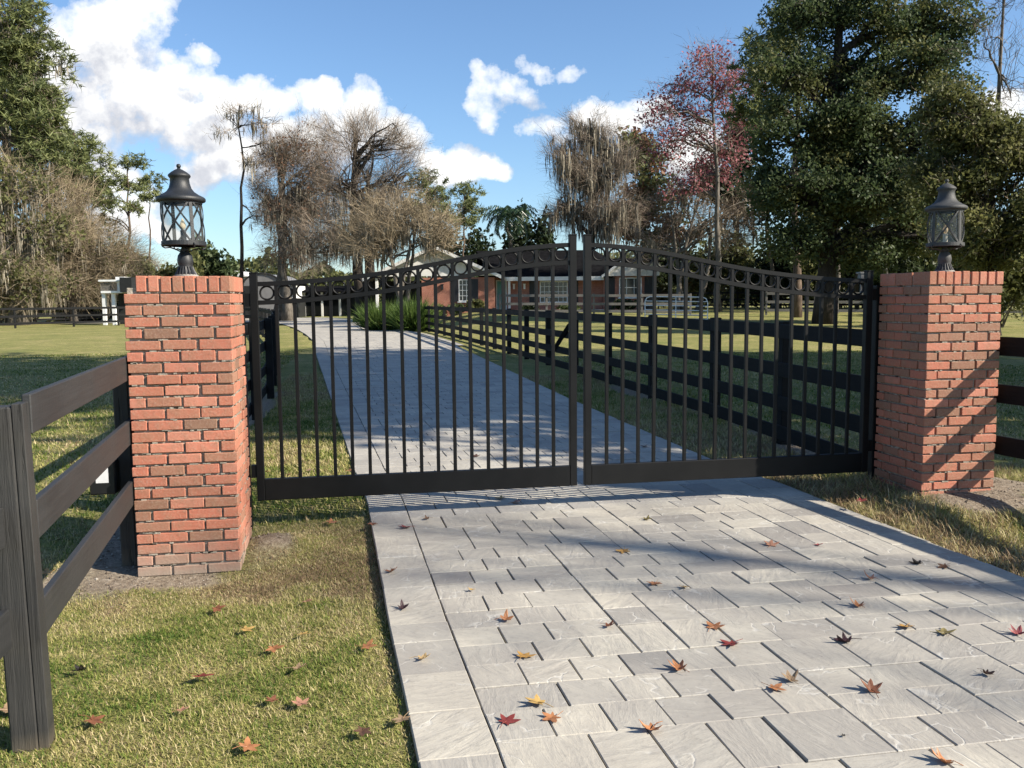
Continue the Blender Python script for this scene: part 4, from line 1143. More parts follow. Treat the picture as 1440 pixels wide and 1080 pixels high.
def curve(p, q, rng, n=6, sag=.12, up=.0, jit=.022):
    p, q = np.asarray(p, float), np.asarray(q, float); L = np.linalg.norm(q-p)
    t = np.linspace(0, 1, n)[:, None]; c = p+(q-p)*t
    off = rng.normal(0, sag*.35, 3)*L; off[2] += up*L
    c = c+np.sin(np.pi*t)*off
    c[1:-1] += rng.normal(0, jit*L, (n-2, 3))
    return c

def tree(name, label, D, base, blobs, *, leaf=None, lsize=.25, cl_r=.8, clumps=26, per=90, limbs=2, tr=.25, bark='bark', twig=None, tw_n=0, tw_len=.9, tw_w=.022,
         moss=0, moss_len=(.6, 2.0), moss_w=.14, seed=1, group=None, depth=.8, lean=0, top=None, flat=0, aspect=1.0, up=.12, leaf2=None, mix2=.0, cat='tree', needle=False, trunks=1, zb=None, ext=1.0, subw=1.0, moss_lo=1.0, mdense=1):
    """blobs: (px, py, rx, ry[, weight]) in photo pixels, each at depth D"""
    rng = np.random.default_rng(seed); k = D/F_PX
    g = at_depth(base[0], base[1], D); gz = float(terrain(g[0], g[1])) if zb is None else zb
    g[2] = gz-.15
    t = thing(name, label, cat, (g[0], g[1], gz), group)
    B = []
    for q in blobs:
        c = at_depth(q[0], q[1], D); w = q[4] if len(q) > 4 else 1.0
        c = c+F_AX*rng.uniform(-.4, .4)*q[2]*k*depth
        B.append((c, q[2]*k, q[2]*k*depth, q[3]*k, w))
    ztop = max(b[0][2]+b[3]*.55 for b in B) if top is None else top
    wood = MB(); wood.smooth = True
    crown_pts, crown_dir, sub_pts = [], [], []
    trunks_ = []
    for ti in range(trunks):
        tb = g+R_AX*rng.uniform(-.5, .5)*(trunks > 1)*2+F_AX*rng.uniform(-.5, .5)*(trunks > 1)
        tgt = max(B, key=lambda b: b[0][2])[0] if trunks == 1 else B[rng.integers(len(B))][0]
        tp = np.array([tb[0]*.45+tgt[0]*.55+R_AX[0]*lean, tb[1]*.5+tgt[1]*.5, ztop if trunks == 1 else gz+(ztop-gz)*rng.uniform(.7, 1)])
        tl = curve(tb, tp, rng, 12, .035 if trunks == 1 else .09, jit=.005)
        r = tr*np.linspace(1, .18, 12)**.9; r[0] *= 1.35; r[1] *= 1.06
        wood.tube(tl, list(r), 9); trunks_.append((tl, r))
    tot = sum(b[1]*b[3]*b[4] for b in B)
    for (c, rx, ry, rz, w) in B:
        share = rx*rz*w/tot; nc = max(3, int(clumps*share*len(B)/len(B)))
        nl = limbs
        lim = []
        for i in range(nl):
            tl, r = trunks_[rng.integers(len(trunks_))]
            zt_ = c[2]-rz*rng.uniform(.2, 1.0)-np.linalg.norm((c-tl[6])[:2])*.35
            idx = int(np.clip(np.searchsorted(tl[:, 2], max(zt_, gz+.16*(ztop-gz))), 2, 10))
            e = c+rng.normal(0, .3, 3)*np.array([rx, ry, rz])
            L = curve(tl[idx], e, rng, 7, .18, up)
            r0 = min(r[idx]*.75, tr*.5)
            wood.tube(L, list(r0*np.linspace(1, .22, 7)), 6); lim.append((L, r0))
        d = norm(rng.normal(size=(nc, 3)))*(rng.random((nc, 1))**.42)
        cc = c+d*np.array([rx, ry, rz])*.92
        for q in cc:
            L, r0 = lim[rng.integers(nl)]
            s = L[rng.integers(2, 7)]
            cv = curve(s, q, rng, 5, .15, up*.6)
            wood.tube(cv, list(np.maximum(.010, min(r0*.32, .07*subw)*np.linspace(1, .25, 5))), 4, cap=False)
            crown_pts.append(q); crown_dir.append(norm(q-s)); sub_pts.extend([cv[1], cv[2], cv[3], q])
    wood.build('trunk', M[bark], t)
    C = np.array(crown_pts); Dr = np.array(crown_dir); S = np.array(sub_pts)
    if twig:
        n = len(C)*tw_n
        i = rng.integers(0, len(C), n); base_p = C[i]+rng.normal(0, cl_r*.38, (n, 3))*ext
        dv = norm(Dr[i]*.9+rng.normal(0, .55, (n, 3))+np.array([0, 0, .38]))
        V, F = strips(base_p-dv*.25, dv, tw_len*rng.uniform(.4, 1.4, n), tw_w*rng.uniform(.6, 1.4, n), rng)
        # side twiglets
        m = n; j = rng.integers(0, n, m); bp = base_p[j]+dv[j]*(tw_len*rng.uniform(.1, .7, m))[:, None]
        dv2 = norm(dv[j]+rng.normal(0, .7, (m, 3))); V2, F2 = strips(bp, dv2, tw_len*.5*rng.uniform(.4, 1.3, m), tw_w*.7*rng.uniform(.6, 1.2, m), rng)
        V = np.concatenate([V, V2]); F = np.concatenate([F, F2+n*5])
        mesh_np('twigs', V, F, M[twig], np.repeat(np.clip(rng.normal(.5, .25, n+m), 0, 1), 5), parent=t)
    if leaf and per:
        n = len(C)*per
        i = np.repeat(np.arange(len(C)), per)
        if needle:
            dv = norm(rng.normal(size=(n, 3))*np.array([1, 1, .75])+np.array([0, 0, .25]))
            tuft = rng.integers(0, 9, n); off = norm(np.random.default_rng(seed+3).normal(size=(len(C)*9, 3)))[i*9+tuft]*cl_r*np.array([1, 1, .62])*(.35+.65*rng.random((n, 1)))
            V, F = strips(C[i]+off, dv, lsize*rng.uniform(.6, 1.3, n), lsize*.16*rng.uniform(.7, 1.3, n), rng, .15); per_v = 5
            dep = off[:, 2]/cl_r
        else:
            q = rng.normal(size=(n, 3)); q = norm(q)*(rng.random((n, 1))**.55)*cl_r*np.array([1.15, 1.15, .8 if not flat else .5])
            V, F = cards(C[i]+q, lsize, rng, flat, aspect); per_v = 4
        vv = np.clip(rng.normal(.5, .13, n)+np.random.default_rng(seed+9).normal(0, .2, len(C))[i], 0, 1)
        if leaf2 and not needle:
            mi = (np.random.default_rng(seed+5).random(len(C))[i] < mix2).astype(int)
            mesh_np('crown', V, F, [M[leaf], M[leaf2]], np.repeat(vv, per_v), parent=t, mi=mi)
        else: mesh_np('crown', V, F, M[leaf], np.repeat(vv, per_v), parent=t)
    if moss:
        So = S[np.argsort(S[:, 2])[:max(8, int(len(S)*moss_lo))]]; i = rng.integers(0, len(So), moss); P = So[i]+rng.normal(0, .22, (moss, 3))
        # strands hang in bunches
        P = np.repeat(P, 5, 0)+rng.normal(0, .13, (moss*5, 3)); ln = np.repeat(rng.uniform(moss_len[0], moss_len[1], moss), 5)
        V, F = moss_strands(P, rng, 1.0, 1.0, moss_w)
        Q = V.reshape(-1, 7, 3); Q = Q[:, :1]+(Q-Q[:, :1])*np.concatenate([np.ones((len(P), 1, 2)), ln[:, None, None]], 2); V = Q.reshape(-1, 3)
        mesh_np('moss', V, F, M['moss'], np.repeat(np.clip(rng.normal(.5, .25, len(P)), 0, 1), 7), parent=t)
    return t

def shrub(name, label, D, px, py_top, py_base, wpx, leaf, n, ls, seed, group=None, cat='shrub', blades_=False, dep=.7):
    rng = np.random.default_rng(seed); k = D/F_PX; g = at_depth(px, py_base, D); g[2] = float(terrain(g[0], g[1]))
    hgt = (py_base-py_top)*k; w = wpx*k
    t = thing(name, label, cat, g, group)
    if blades_:
        r = np.sqrt(rng.random(n))*w*.6; a = rng.uniform(0, 2*np.pi, n)
        P = g+np.stack([r*np.cos(a)*R_AX[0]+r*np.sin(a)*dep*F_AX[0], r*np.cos(a)*R_AX[1]+r*np.sin(a)*dep*F_AX[1], 0*r-.05], 1)
        out = np.stack([np.cos(a)*R_AX[0]+np.sin(a)*F_AX[0], np.cos(a)*R_AX[1]+np.sin(a)*F_AX[1], 0*a], 1)*(r/w)[:, None]
        dv = norm(out*1.15+rng.normal(0, .33, (n, 3))+np.array([0, 0, 1.0]))
        V, F = strips(P, dv, hgt*rng.uniform(.65, 1.15, n), ls*rng.uniform(.6, 1.3, n), rng, .35)
        mesh_np('blades', V, F, M[leaf], np.repeat(np.clip(rng.normal(.5, .25, n), 0, 1), 5), parent=t)
    else:
        nb = 14; cs = [g+R_AX*rng.uniform(-.75, .75)*w+F_AX*rng.uniform(-.6, .6)*w*dep+np.array([0, 0, hgt*rng.uniform(.25, .78)]) for _ in range(nb)]
        wd = MB()
        for c in cs: wd.tube(curve(g+np.array([rng.uniform(-.2, .2)*w, 0, -.1]), c, rng, 5, .1), [.04, .035, .03, .02, .012], 4)
        wd.build('stems', M['bark'], t)
        cs = np.array(cs); i = rng.integers(0, nb, n)
        q = norm(rng.normal(size=(n, 3)))*(rng.random((n, 1))**.45)*np.array([w*.38, w*.38, hgt*.30])
        V, F = cards(cs[i]+q, ls, rng)
        mesh_np('foliage', V, F, M[leaf], np.repeat(np.clip(rng.normal(.5, .2, n)+np.random.default_rng(seed+1).normal(0, .15, nb)[i], 0, 1), 4), parent=t)
    return t

BARE = dict(leaf=None, per=0, twig='twig', bark='bark')
# ---- far left: tall mossy pines and bare oaks
tree('pine_tree', 'tall dark green pine hung with moss at the top left corner', 70, (22, 452), [(15, 40, 62, 60), (52, 95, 45, 55), (20, 150, 60, 60), (68, 165, 40, 45), (40, 210, 60, 45), (-30, 100, 60, 90)],
     leaf='needle', needle=True, lsize=.5, cl_r=1.4, clumps=250, per=170, tr=.42, bark='bark_pine', moss=200, moss_len=(.6, 1.6), moss_w=.10, seed=11, limbs=3, twig='twig', tw_n=5, tw_len=1.1)
tree('mossy_oak', 'olive oak thick with hanging grey moss at the far left edge', 66, (18, 452), [(10, 270, 60, 50), (40, 330, 60, 45), (-30, 330, 50, 70), (20, 385, 60, 34), (60, 400, 45, 30), (-10, 425, 40, 22)],
     leaf='leaf_oak', per=48, lsize=.19, twig='twig_tan', bark='bark', tw_n=26, tw_len=1.7, tw_w=.022, cl_r=1.1, clumps=170, tr=.4, moss=480, moss_len=(.5, 3.2), moss_w=.10, seed=12, limbs=3, trunks=2)
tree('bare_oak', 'pale tan twiggy tree draped in moss, right of the far left oak', 72, (92, 450), [(85, 290, 45, 40), (110, 330, 55, 45), (150, 358, 45, 28), (75, 370, 50, 38), (110, 395, 50, 28), (160, 390, 36, 22), (60, 265, 40, 36)],
     leaf='leaf_oak', per=12, lsize=.16, twig='twig_tan', bark='bark', tw_n=60, tw_len=1.7, tw_w=.021, cl_r=1.1, clumps=180, tr=.3, moss=330, moss_len=(.5, 3.2), moss_w=.095, seed=13, limbs=3, trunks=2)
tree('pine_tree', 'green pine above the pale mossy trees at the left', 80, (120, 450), [(100, 205, 40, 34), (125, 240, 36, 36), (95, 250, 40, 36), (138, 268, 22, 30)],
     leaf='needle', needle=True, lsize=.46, cl_r=1.1, clumps=90, per=150, tr=.26, bark='bark_pine', seed=14, limbs=3)
tree('pine_tree', 'slender pine with open crown left of the lantern, the nearer of two', 76, (182, 446), [(186, 232, 20, 15), (176, 262, 24, 14), (190, 292, 22, 12), (158, 285, 22, 16), (150, 310, 16, 10)],
     leaf='needle', needle=True, lsize=.42, cl_r=.85, clumps=30, per=130, tr=.17, bark='bark_pine', seed=15, limbs=2)
tree('pine_tree', 'small slender pine just left of the lantern roof', 84, (214, 446), [(214, 256, 17, 12), (222, 270, 12, 9), (205, 275, 9, 8)],
     leaf='needle', needle=True, lsize=.42, cl_r=.8, clumps=14, per=130, tr=.13, bark='bark_pine', seed=16, limbs=2)
shrub('evergreen_bush', 'rounded dark evergreen right of the lantern behind the left pillar', 86, 300, 332, 448, 38, 'leaf_green', 5200, .30, 17, cat='tree')
for i, (px, tp, w, D, lf, lab) in enumerate(((45, 305, 44, 71, 'leaf_oak', 'olive evergreen brush inside the mossy trees at the far left'), (108, 330, 42, 76, 'leaf_oak', 'olive evergreen brush under the pale tan mossy tree'), (5, 350, 50, 68, 'leaf_green', 'green brush at the left picture edge behind the mossy oak'))):
    shrub('evergreen_bush', lab, D, px, tp, 452, w, lf, 5600, .22, 240+i)
shrub('evergreen_bush', 'olive green shrub left of the lantern base', 80, 235, 352, 448, 50, 'leaf_oak', 5200, .28, 18, cat='tree')
shrub('evergreen_bush', 'olive shrub at the far left behind the tan trees', 84, 175, 342, 448, 44, 'leaf_oak', 4800, .28, 19, cat='tree')
tree('bare_oak', 'low tan twiggy tree behind the raised white hut', 82, (165, 448), [(165, 372, 42, 22), (205, 380, 34, 20), (120, 392, 40, 18)], leaf=None, per=0, twig='twig_tan', bark='bark', tw_n=34, tw_len=1.3, clumps=60, tr=.2, moss=40, seed=20, limbs=3, trunks=2)
shrub('evergreen_bush', 'dark green underwood at the far left behind the paddock fence', 72, 20, 395, 452, 60, 'leaf_dark', 4200, .25, 21, cat='shrub')
shrub('evergreen_bush', 'dark green underwood behind the paddock fence, beside the white hut', 80, 110, 402, 450, 55, 'leaf_dark', 4200, .25, 22, cat='shrub')
# ---- the tall snag
tree('cypress_snag', 'tall thin bare cypress with drooping mossy branches left of the bare oaks', 70, (338, 446), [(345, 152, 26, 7), (318, 186, 20, 5), (374, 176, 24, 7), (356, 228, 26, 8), (362, 305, 14, 6), (318, 160, 14, 5), (380, 200, 14, 6)],
     leaf=None, per=0, twig='twig', bark='bark_dark', tw_n=16, tw_len=.9, tw_w=.03, cl_r=.7, clumps=44, tr=.19, moss=34, moss_len=(.5, 2.0), moss_w=.09, seed=23, limbs=2, up=.02)
# ---- central bare oaks
tree('bare_oak', 'big nearly leafless oak with a russet tinged top left of centre', 72, (395, 446), [(430, 205, 42, 30), (395, 235, 45, 40), (385, 290, 40, 40), (430, 280, 50, 50), (410, 345, 55, 35), (455, 240, 35, 40)],
     leaf='russet', lsize=.13, cl_r=1.0, per=14, twig='twig', bark='bark', tw_n=60, tw_len=1.5, tw_w=.017, clumps=190, tr=.42, moss=380, moss_lo=.55, moss_len=(.7, 2.4), moss_w=.065, seed=24, limbs=3, trunks=2)
tree('bare_oak', 'wide leafless oak with a leaning dark limb against the white cloud', 66, (505, 446), [(500, 195, 42, 34), (545, 205, 42, 36), (490, 260, 50, 45), (560, 255, 45, 40), (520, 310, 60, 45), (470, 330, 50, 45)],
     leaf=None, per=0, twig='twig', bark='bark_dark', tw_n=42, tw_len=1.6, tw_w=.019, clumps=180, tr=.5, moss=340, moss_lo=.5, moss_len=(.7, 2.2), moss_w=.065, seed=25, limbs=4, trunks=2)
tree('bare_tree', 'pale tan brushy tree in front of the left wing of the house', 58, (560, 444), [(560, 312, 56, 36), (605, 325, 42, 30), (520, 338, 46, 32)],
     leaf=None, per=0, twig='twig_tan', bark='bark', tw_n=40, tw_len=1.5, tw_w=.02, clumps=110, tr=.2, moss=90, moss_len=(.5, 1.6), seed=26, limbs=4, trunks=4, cl_r=1.0, up=.05)
tree('pine_tree', 'round topped green pine behind the tan brushy tree', 82, (605, 444), [(598, 262, 26, 22), (618, 290, 24, 24), (590, 300, 26, 24)], leaf='needle', needle=True, lsize=.46, cl_r=1.1, clumps=44, per=150, tr=.22, bark='bark_pine', seed=27, limbs=3)
tree('pine_tree', 'single slim pine standing in the gap of open sky left of the palm', 88, (652, 443), [(655, 270, 20, 11), (660, 290, 24, 13), (650, 305, 20, 10), (668, 312, 14, 9)], leaf='needle', needle=True, lsize=.46, cl_r=.95, clumps=26, per=150, tr=.16, bark='bark_pine', seed=28, limbs=2)
shrub('evergreen_bush', 'dark green tree low behind the house roof, below the slim pine', 92, 650, 318, 446, 46, 'leaf_dark', 4200, .3, 29, cat='tree')
# ---- palm
def palm():
    D = 78; k = D/F_PX; g = at_depth(716, 443, D); g[2] = float(tz(g[0], g[1])); rng = np.random.default_rng(30)
    t = thing('palm_tree', 'queen palm with drooping feathery fronds behind the house roof', 'tree', g)
    top = at_depth(716, 300, D); b = MB(); b.smooth = True
    b.tube(curve(g-np.array([0, 0, .2]), top, rng, 9, .03), list(np.linspace(.22, .15, 9)), 9); b.build('trunk', M['bark'], t)
    for i in range(26):
        a = 2*math.pi*i/26+rng.normal(0, .12); el = rng.uniform(-.35, 1.15); L = rng.uniform(2.6, 3.6)
        d = R_AX*math.cos(a)+F_AX*math.sin(a); n = 16; P = []
        p = top.copy(); e = el
        for j in range(n): P.append(p.copy()); p = p+(d*math.cos(e)+Z_*math.sin(e))*L/n; e -= .115+.02*rng.random()
        P = np.array(P); V, F = [], []
        tn = norm(np.gradient(P, axis=0)); sd = norm(np.cross(tn, Z_))
        o = 0
        for s in (-1, 1):
            q = np.repeat(P[1:], 3, 0)+rng.normal(0, .03, ((n-1)*3, 3)); m = len(q)
            dv = norm(np.repeat(sd[1:], 3, 0)*s*.9+np.repeat(tn[1:], 3, 0)*.45+np.array([0, 0, -.75])+rng.normal(0, .12, (m, 3)))
            v, f = strips(q, dv, np.repeat(.75*np.sin(np.linspace(.35, 2.9, n-1))+.12, 3), np.full(m, .055), rng, .2); V.append(v); F.append(f+o); o += len(v)
        mesh_np('frond', np.concatenate(V), np.concatenate(F), M['palm'], np.repeat(np.clip(rng.normal(.5, .2, o//5), 0, 1), 5), parent=t)
palm()
# ---- right of centre: moss-draped cypress and mixed woods
tree('mossy_cypress', 'grey cypress densely draped with moss behind the middle of the gate', 70, (828, 444), [(830, 185, 38, 34), (790, 225, 32, 34), (865, 215, 32, 40), (835, 250, 52, 45), (800, 295, 42, 36), (860, 300, 42, 38)],
     leaf=None, per=0, twig='twig', bark='bark_dark', tw_n=44, tw_len=1.4, tw_w=.017, clumps=170, tr=.4, moss=620, moss_len=(.8, 2.8), moss_w=.085, seed=31, limbs=4)
shrub('evergreen_bush', 'dark evergreen beside the palm behind the house', 84, 745, 300, 444, 36, 'leaf_dark', 4200, .3, 32, cat='tree')
tree('oak_tree', 'dark brownish green oak between the mossy cypress and the red maple', 76, (905, 444), [(905, 215, 34, 45), (925, 270, 40, 45), (890, 300, 36, 45), (945, 330, 40, 30)],
     leaf='leaf_oak', leaf2='russet', mix2=.35, lsize=.24, cl_r=1.1, clumps=85, per=95, tr=.3, bark='bark_dark', moss=80, seed=33, limbs=3)
tree('red_maple', 'maple with pinkish red new leaves rising above the woods', 58, (1010, 442), [(990, 95, 40, 34), (955, 130, 42, 34), (1015, 125, 40, 40), (975, 185, 55, 40), (925, 160, 28, 24), (1035, 190, 30, 40), (1000, 235, 45, 34), (1052, 120, 28, 30), (938, 205, 32, 28), (965, 255, 36, 28)],
     leaf='maple', lsize=.125, cl_r=.9, clumps=200, per=32, tr=.22, bark='bark', twig='twig', tw_n=16, tw_len=1.1, tw_w=.018, seed=34, limbs=3, ext=1.1)
tree('bare_tree', 'brown leafless understory tree below the red maple', 60, (965, 444), [(955, 295, 48, 42), (1010, 320, 48, 40), (925, 345, 40, 30), (1050, 300, 34, 50)],
     **BARE, tw_n=30, tw_len=1.2, clumps=100, tr=.2, moss=40, seed=35, limbs=3, trunks=3)
tree('pine_tree', 'dark pine behind the red maple', 72, (1035, 444), [(1040, 200, 34, 40), (1050, 270, 36, 40), (1000, 260, 34, 30)], leaf='leaf_dark', lsize=.26, cl_r=1.1, clumps=60, per=95, tr=.28, bark='bark_dark', seed=36, limbs=3)
# ---- the huge evergreen at the right
tree('oak_tree', 'huge dark evergreen filling the upper right of the picture', 44, (1160, 448), [(1150, 20, 70, 42), (1245, 25, 75, 46), (1095, 110, 55, 45), (1185, 105, 75, 45), (1290, 105, 75, 50), (1115, 190, 66, 46), (1215, 200, 80, 46), (1320, 195, 75, 50), (1130, 270, 70, 50), (1230, 285, 90, 50), (1190, -40, 110, 50), (1330, 40, 60, 55), (1200, 165, 80, 48), (1260, 235, 70, 50), (1180, 215, 60, 36), (1130, 340, 60, 36), (1225, 350, 75, 34), (1075, 255, 36, 45), (1300, 330, 60, 40)],
     leaf='leaf_green', leaf2='leaf_oak', mix2=.35, lsize=.11, cl_r=.85, clumps=540, per=210, tr=.5, bark='bark_dark', seed=37, limbs=3, depth=.75)
tree('pine_tree', 'dark pine limb cluster reaching left of the huge evergreen', 50, (1120, 446), [(1120, 15, 36, 22), (1085, 60, 40, 24), (1075, 100, 34, 26), (1065, 150, 34, 30)], leaf='needle', needle=True, lsize=.4, cl_r=.95, clumps=60, per=150, tr=.26, bark='bark_pine', seed=38, limbs=3)
tree('bare_tree', 'bare branched tree against the sky at the top right corner', 36, (1395, 452), [(1395, 50, 45, 50), (1430, 110, 40, 50), (1410, -10, 50, 50), (1420, 180, 30, 40)], **BARE, tw_n=9, tw_len=.9, tw_w=.014, clumps=70, tr=.16, seed=39, limbs=3, subw=.6)
tree('oak_tree', 'olive green oak at the right edge behind the right lantern', 34, (1400, 456), [(1390, 190, 55, 50), (1440, 220, 60, 60), (1375, 265, 60, 45), (1450, 300, 60, 45), (1345, 165, 50, 45), (1330, 250, 55, 50), (1410, 350, 60, 40), (1350, 330, 50, 36)], leaf='leaf_oak', lsize=.095, cl_r=.62, clumps=230, per=190, tr=.2, bark='bark_dark', twig='twig', tw_n=5, seed=40, limbs=3)
tree('oak_tree', 'second olive oak behind the right lantern, in the shade of the huge evergreen', 60, (1290, 446), [(1290, 300, 60, 45), (1340, 320, 60, 45), (1250, 340, 55, 35), (1400, 340, 60, 40)], leaf='leaf_oak', leaf2='leaf_dark', mix2=.6, lsize=.2, cl_r=.9, clumps=130, per=90, tr=.24, bark='bark_dark', seed=41, limbs=3)
for i, (px, top, w, D, lf, lab) in enumerate(((1100, 335, 55, 66, 'leaf_dark', 'dark underwood below the left side of the huge evergreen'), (1185, 325, 60, 64, 'leaf_dark', 'dark underwood directly below the huge evergreen'), (1270, 345, 60, 58, 'leaf_dark', 'dark underwood left of the right pillar'),
        (1390, 335, 70, 50, 'leaf_dark', 'dark underwood right of the right pillar'), (1010, 350, 50, 68, 'leaf_oak', 'olive brush behind the white pipe gate'), (940, 355, 46, 72, 'leaf_dark', 'dark brush right of the brick house'), (1150, 350, 40, 60, 'leaf_oak', 'yellowish brush in the light under the huge evergreen'))):
    shrub('underwood', lab, D, px, top, 450, w, lf, 4600, .22, 60+i, cat='shrub')
shrub('underwood', 'olive brush close behind the right lantern at the right edge', 40, 1400, 300, 455, 62, 'leaf_oak', 6000, .13, 77)
for i, (px, D, lean) in enumerate(((1148, 58, .2), (1176, 54, -.3), (1205, 60, .1), (1245, 55, .3), (1085, 62, -.2))):
    g = at_depth(px, 446, D); g[2] = float(tz(g[0], g[1])); rng = np.random.default_rng(80+i)
    t = thing('tree_trunk', ['pale slim trunk under the huge evergreen, second from the left', 'slim trunk under the middle of the huge evergreen', 'slim trunk under the right half of the huge evergreen', 'thin trunk nearest the right pillar under the evergreen', 'leftmost slim trunk beside the red maple'][i], 'tree', g)
    b = MB(); b.smooth = True; b.tube(curve(g-np.array([0, 0, .2]), g+np.array([lean, 0, 9]), rng, 9, .04), list(np.linspace(.17, .09, 9)), 7); b.build('trunk', M['bark'], t)
    P = g+np.array([0, 0, 7.5])+rng.normal(0, 1.0, (1500, 3)); V, F = cards(P, .2, rng); mesh_np('crown', V, F, M['leaf_dark'], np.repeat(np.clip(rng.normal(.4, .2, 1500), 0, 1), 4), parent=t)
# ---- the far wood that closes the view, one mass
rng = np.random.default_rng(300); n = 42000; px = rng.uniform(-260, 1700, n); Dd = rng.uniform(112, 135, n)
hts = 3.2+4.2*fbm(px, px*0, 90, 41)+2.2*vnoise(px, px*0, 28, 44)
zz = hts*rng.random(n)**.8
P = CAM[None, :]*np.array([1, 1, 0])+F_AX[None, :]*Dd[:, None]+R_AX[None, :]*((px-720)/F_PX*Dd)[:, None]; P[:, 2] = zz
V, F = cards(P, .55, rng)
tag(mesh_np('distant_wood', V, F, M['leaf_oak'], np.repeat(np.clip(.25+.3*fbm(px, zz*20, 40, 43)+rng.normal(0, .15, n), 0, 1), 4)), 'low olive band of woods closing the view behind everything', 'wood', kind='stuff')
# ---- plants by the house
shrub('grass_clump', 'big arching ornamental grass clump left of the fence end', 47, 540, 416, 455, 31, 'tallgrass', 2400, .06, 90, cat='plant', blades_=True)
shrub('grass_clump', 'second arching ornamental grass clump, nearer the fence post', 45, 582, 410, 456, 19, 'tallgrass', 1700, .06, 91, cat='plant', blades_=True)
for i, (px, tp, w, lf, lab) in enumerate(((612, 415, 16, 'leaf_oak', 'low olive shrub under the left wing of the house'), (640, 421, 15, 'leaf_green', 'low green shrub under the first window'), (668, 420, 15, 'leaf_oak', 'yellowish shrub between the window and the teal door'), (745, 428, 14, 'leaf_dark', 'low dark shrub left of the double window'), (800, 427, 16, 'leaf_green', 'low shrub under the double window'), (880, 420, 26, 'leaf_dark', 'dark shrub under the right wing'))):
    shrub('house_shrub', lab, 60.5, px, tp, 437, w, lf, 900, .12, 100+i, cat='shrub', dep=.3)
# ---- trees to the right, outside the picture, whose shade falls over the drive and lawns
src = None
sh_spots = [((15.5, 1.6), 1.0, 0), ((21, 7.6), 1.08, 1.9), ((27.5, 4.5), 1.1, 3.6), ((22.5, .5), 1.32, 2.7), ((34, 2), 1.15, 4.2), ((19.2, 1.2), 1.5, 5.6), ((27, -.5), 1.5, 1.2)]
def off_tree():
    rng = np.random.default_rng(200); g = np.array([0, 0, 0.])
    t = thing('oak_tree', 'evergreen oak standing right of the picture, casting shade over the lawn', 'tree', g, 'oaks right of the picture that shade the lawn')
    wood = MB(); wood.smooth = True; tl = curve(g-np.array([0, 0, .3]), np.array([.4, .2, 14.5]), rng, 10, .05); wood.tube(tl, list(np.linspace(.42, .1, 10)), 9)
    C = []
    for i in range(64):
        h = rng.uniform(4.5, 17); rr = 4.6*math.sqrt(max(.08, 1-((h-10)/8.2)**2)); a = rng.uniform(0, 6.28); q = np.array([rr*math.cos(a)*rng.random()**.4, rr*math.sin(a)*rng.random()**.4, h])
        s = tl[int(np.clip(h/14.5*8-1, 2, 8))]; wood.tube(curve(s, q, rng, 5, .15, .05), [.11, .08, .06, .04, .02], 5); C.append(q)
    wood.build('trunk', M['bark_dark'], t); C = np.array(C); n = 64*72; i = np.repeat(np.arange(64), 72)
    V, F = cards(C[i]+norm(rng.normal(size=(n, 3)))*(rng.random((n, 1))**.5)*1.25*np.array([1.2, 1.2, .7]), .27, rng)
    mesh_np('crown', V, F, M['leaf_green'], np.repeat(np.clip(rng.normal(.5, .22, n), 0, 1), 4), parent=t)
    return t
o0 = off_tree()
for i, (p, s, r) in enumerate(sh_spots):
    if i == 0: o = o0
    else:
        o = o0.copy(); COL.objects.link(o)
        for ch in list(o0.children): c = ch.copy(); COL.objects.link(c); c.parent = o
    o.location = (p[0], p[1], 0); o.rotation_euler = (0, 0, r); o.scale = (s, s, s)

# a bare tree right of the picture whose thin twigs dapple the pavers before the gate
def bare_off():
    rng = np.random.default_rng(210); g = np.array([21.1, -11.2, 0.])
    t = thing('bare_tree', 'leafless tree standing right of the picture, dappling the pavers with thin shade', 'tree', g)
    wood = MB(); wood.smooth = True; tl = curve(g-np.array([0, 0, .3]), g+np.array([.2, .1, 13.6]), rng, 9, .04, jit=.006); wood.tube(tl, list(np.linspace(.2, .06, 9)), 8)
    P = []
    for i in range(26):
        e = g+np.array([rng.normal(0, .8), rng.normal(0, .9), rng.uniform(15.0, 17.4)]); cv = curve(tl[rng.integers(5, 9)], e, rng, 6, .15); wood.tube(cv, [.035, .028, .02, .016, .012, .008], 4); P += [cv[3], cv[4], cv[5]]
    wood.build('trunk', M['bark'], t); P = np.array(P); n = 260; i = rng.integers(0, len(P), n)
    V, F = strips(P[i], norm(rng.normal(size=(n, 3))+np.array([0, 0, .3])), rng.uniform(.4, 1.1, n), np.full(n, .02), rng)
    mesh_np('twigs', V, F, M['twig'], np.repeat(rng.random(n), 5), parent=t)
bare_off()
# ================================================================== sun, sky with clouds, camera
sun = bpy.data.lights.new('sun', 'SUN'); sun.energy = 5.0; sun.angle = math.radians(.53); sun.color = (1.0, .91, .78)
so = bpy.data.objects.new('sun', sun); COL.objects.link(so)
so.rotation_mode = 'QUATERNION'; so.rotation_quaternion = Vector(SUN_L).to_track_quat('-Z', 'Y'); so.location = (30, -18, 25)
SUN_EL = math.atan2(1.3, math.hypot(1.7, 1.0)); SUN_ROT = math.atan2(1.7, -1.0)
w = bpy.data.worlds.new('World'); sc.world = w; w.use_nodes = True; nt = w.node_tree; nt.nodes.clear(); t = NT(nt)
out = t.n('ShaderNodeOutputWorld'); sky = t.n('ShaderNodeTexSky'); sky.sky_type = 'NISHITA'; sky.sun_disc = False
sky.sun_elevation = SUN_EL; sky.sun_rotation = SUN_ROT; sky.air_density = 1.0; sky.dust_density = .6; sky.ozone_density = 2.4
bg = t.n('ShaderNodeBackground'); bg.inputs['Strength'].default_value = .078
t.l(t.mix(1.0, sky.outputs[0], (.86, 1.0, 1.13), 'MULTIPLY'), bg.inputs['Color'])
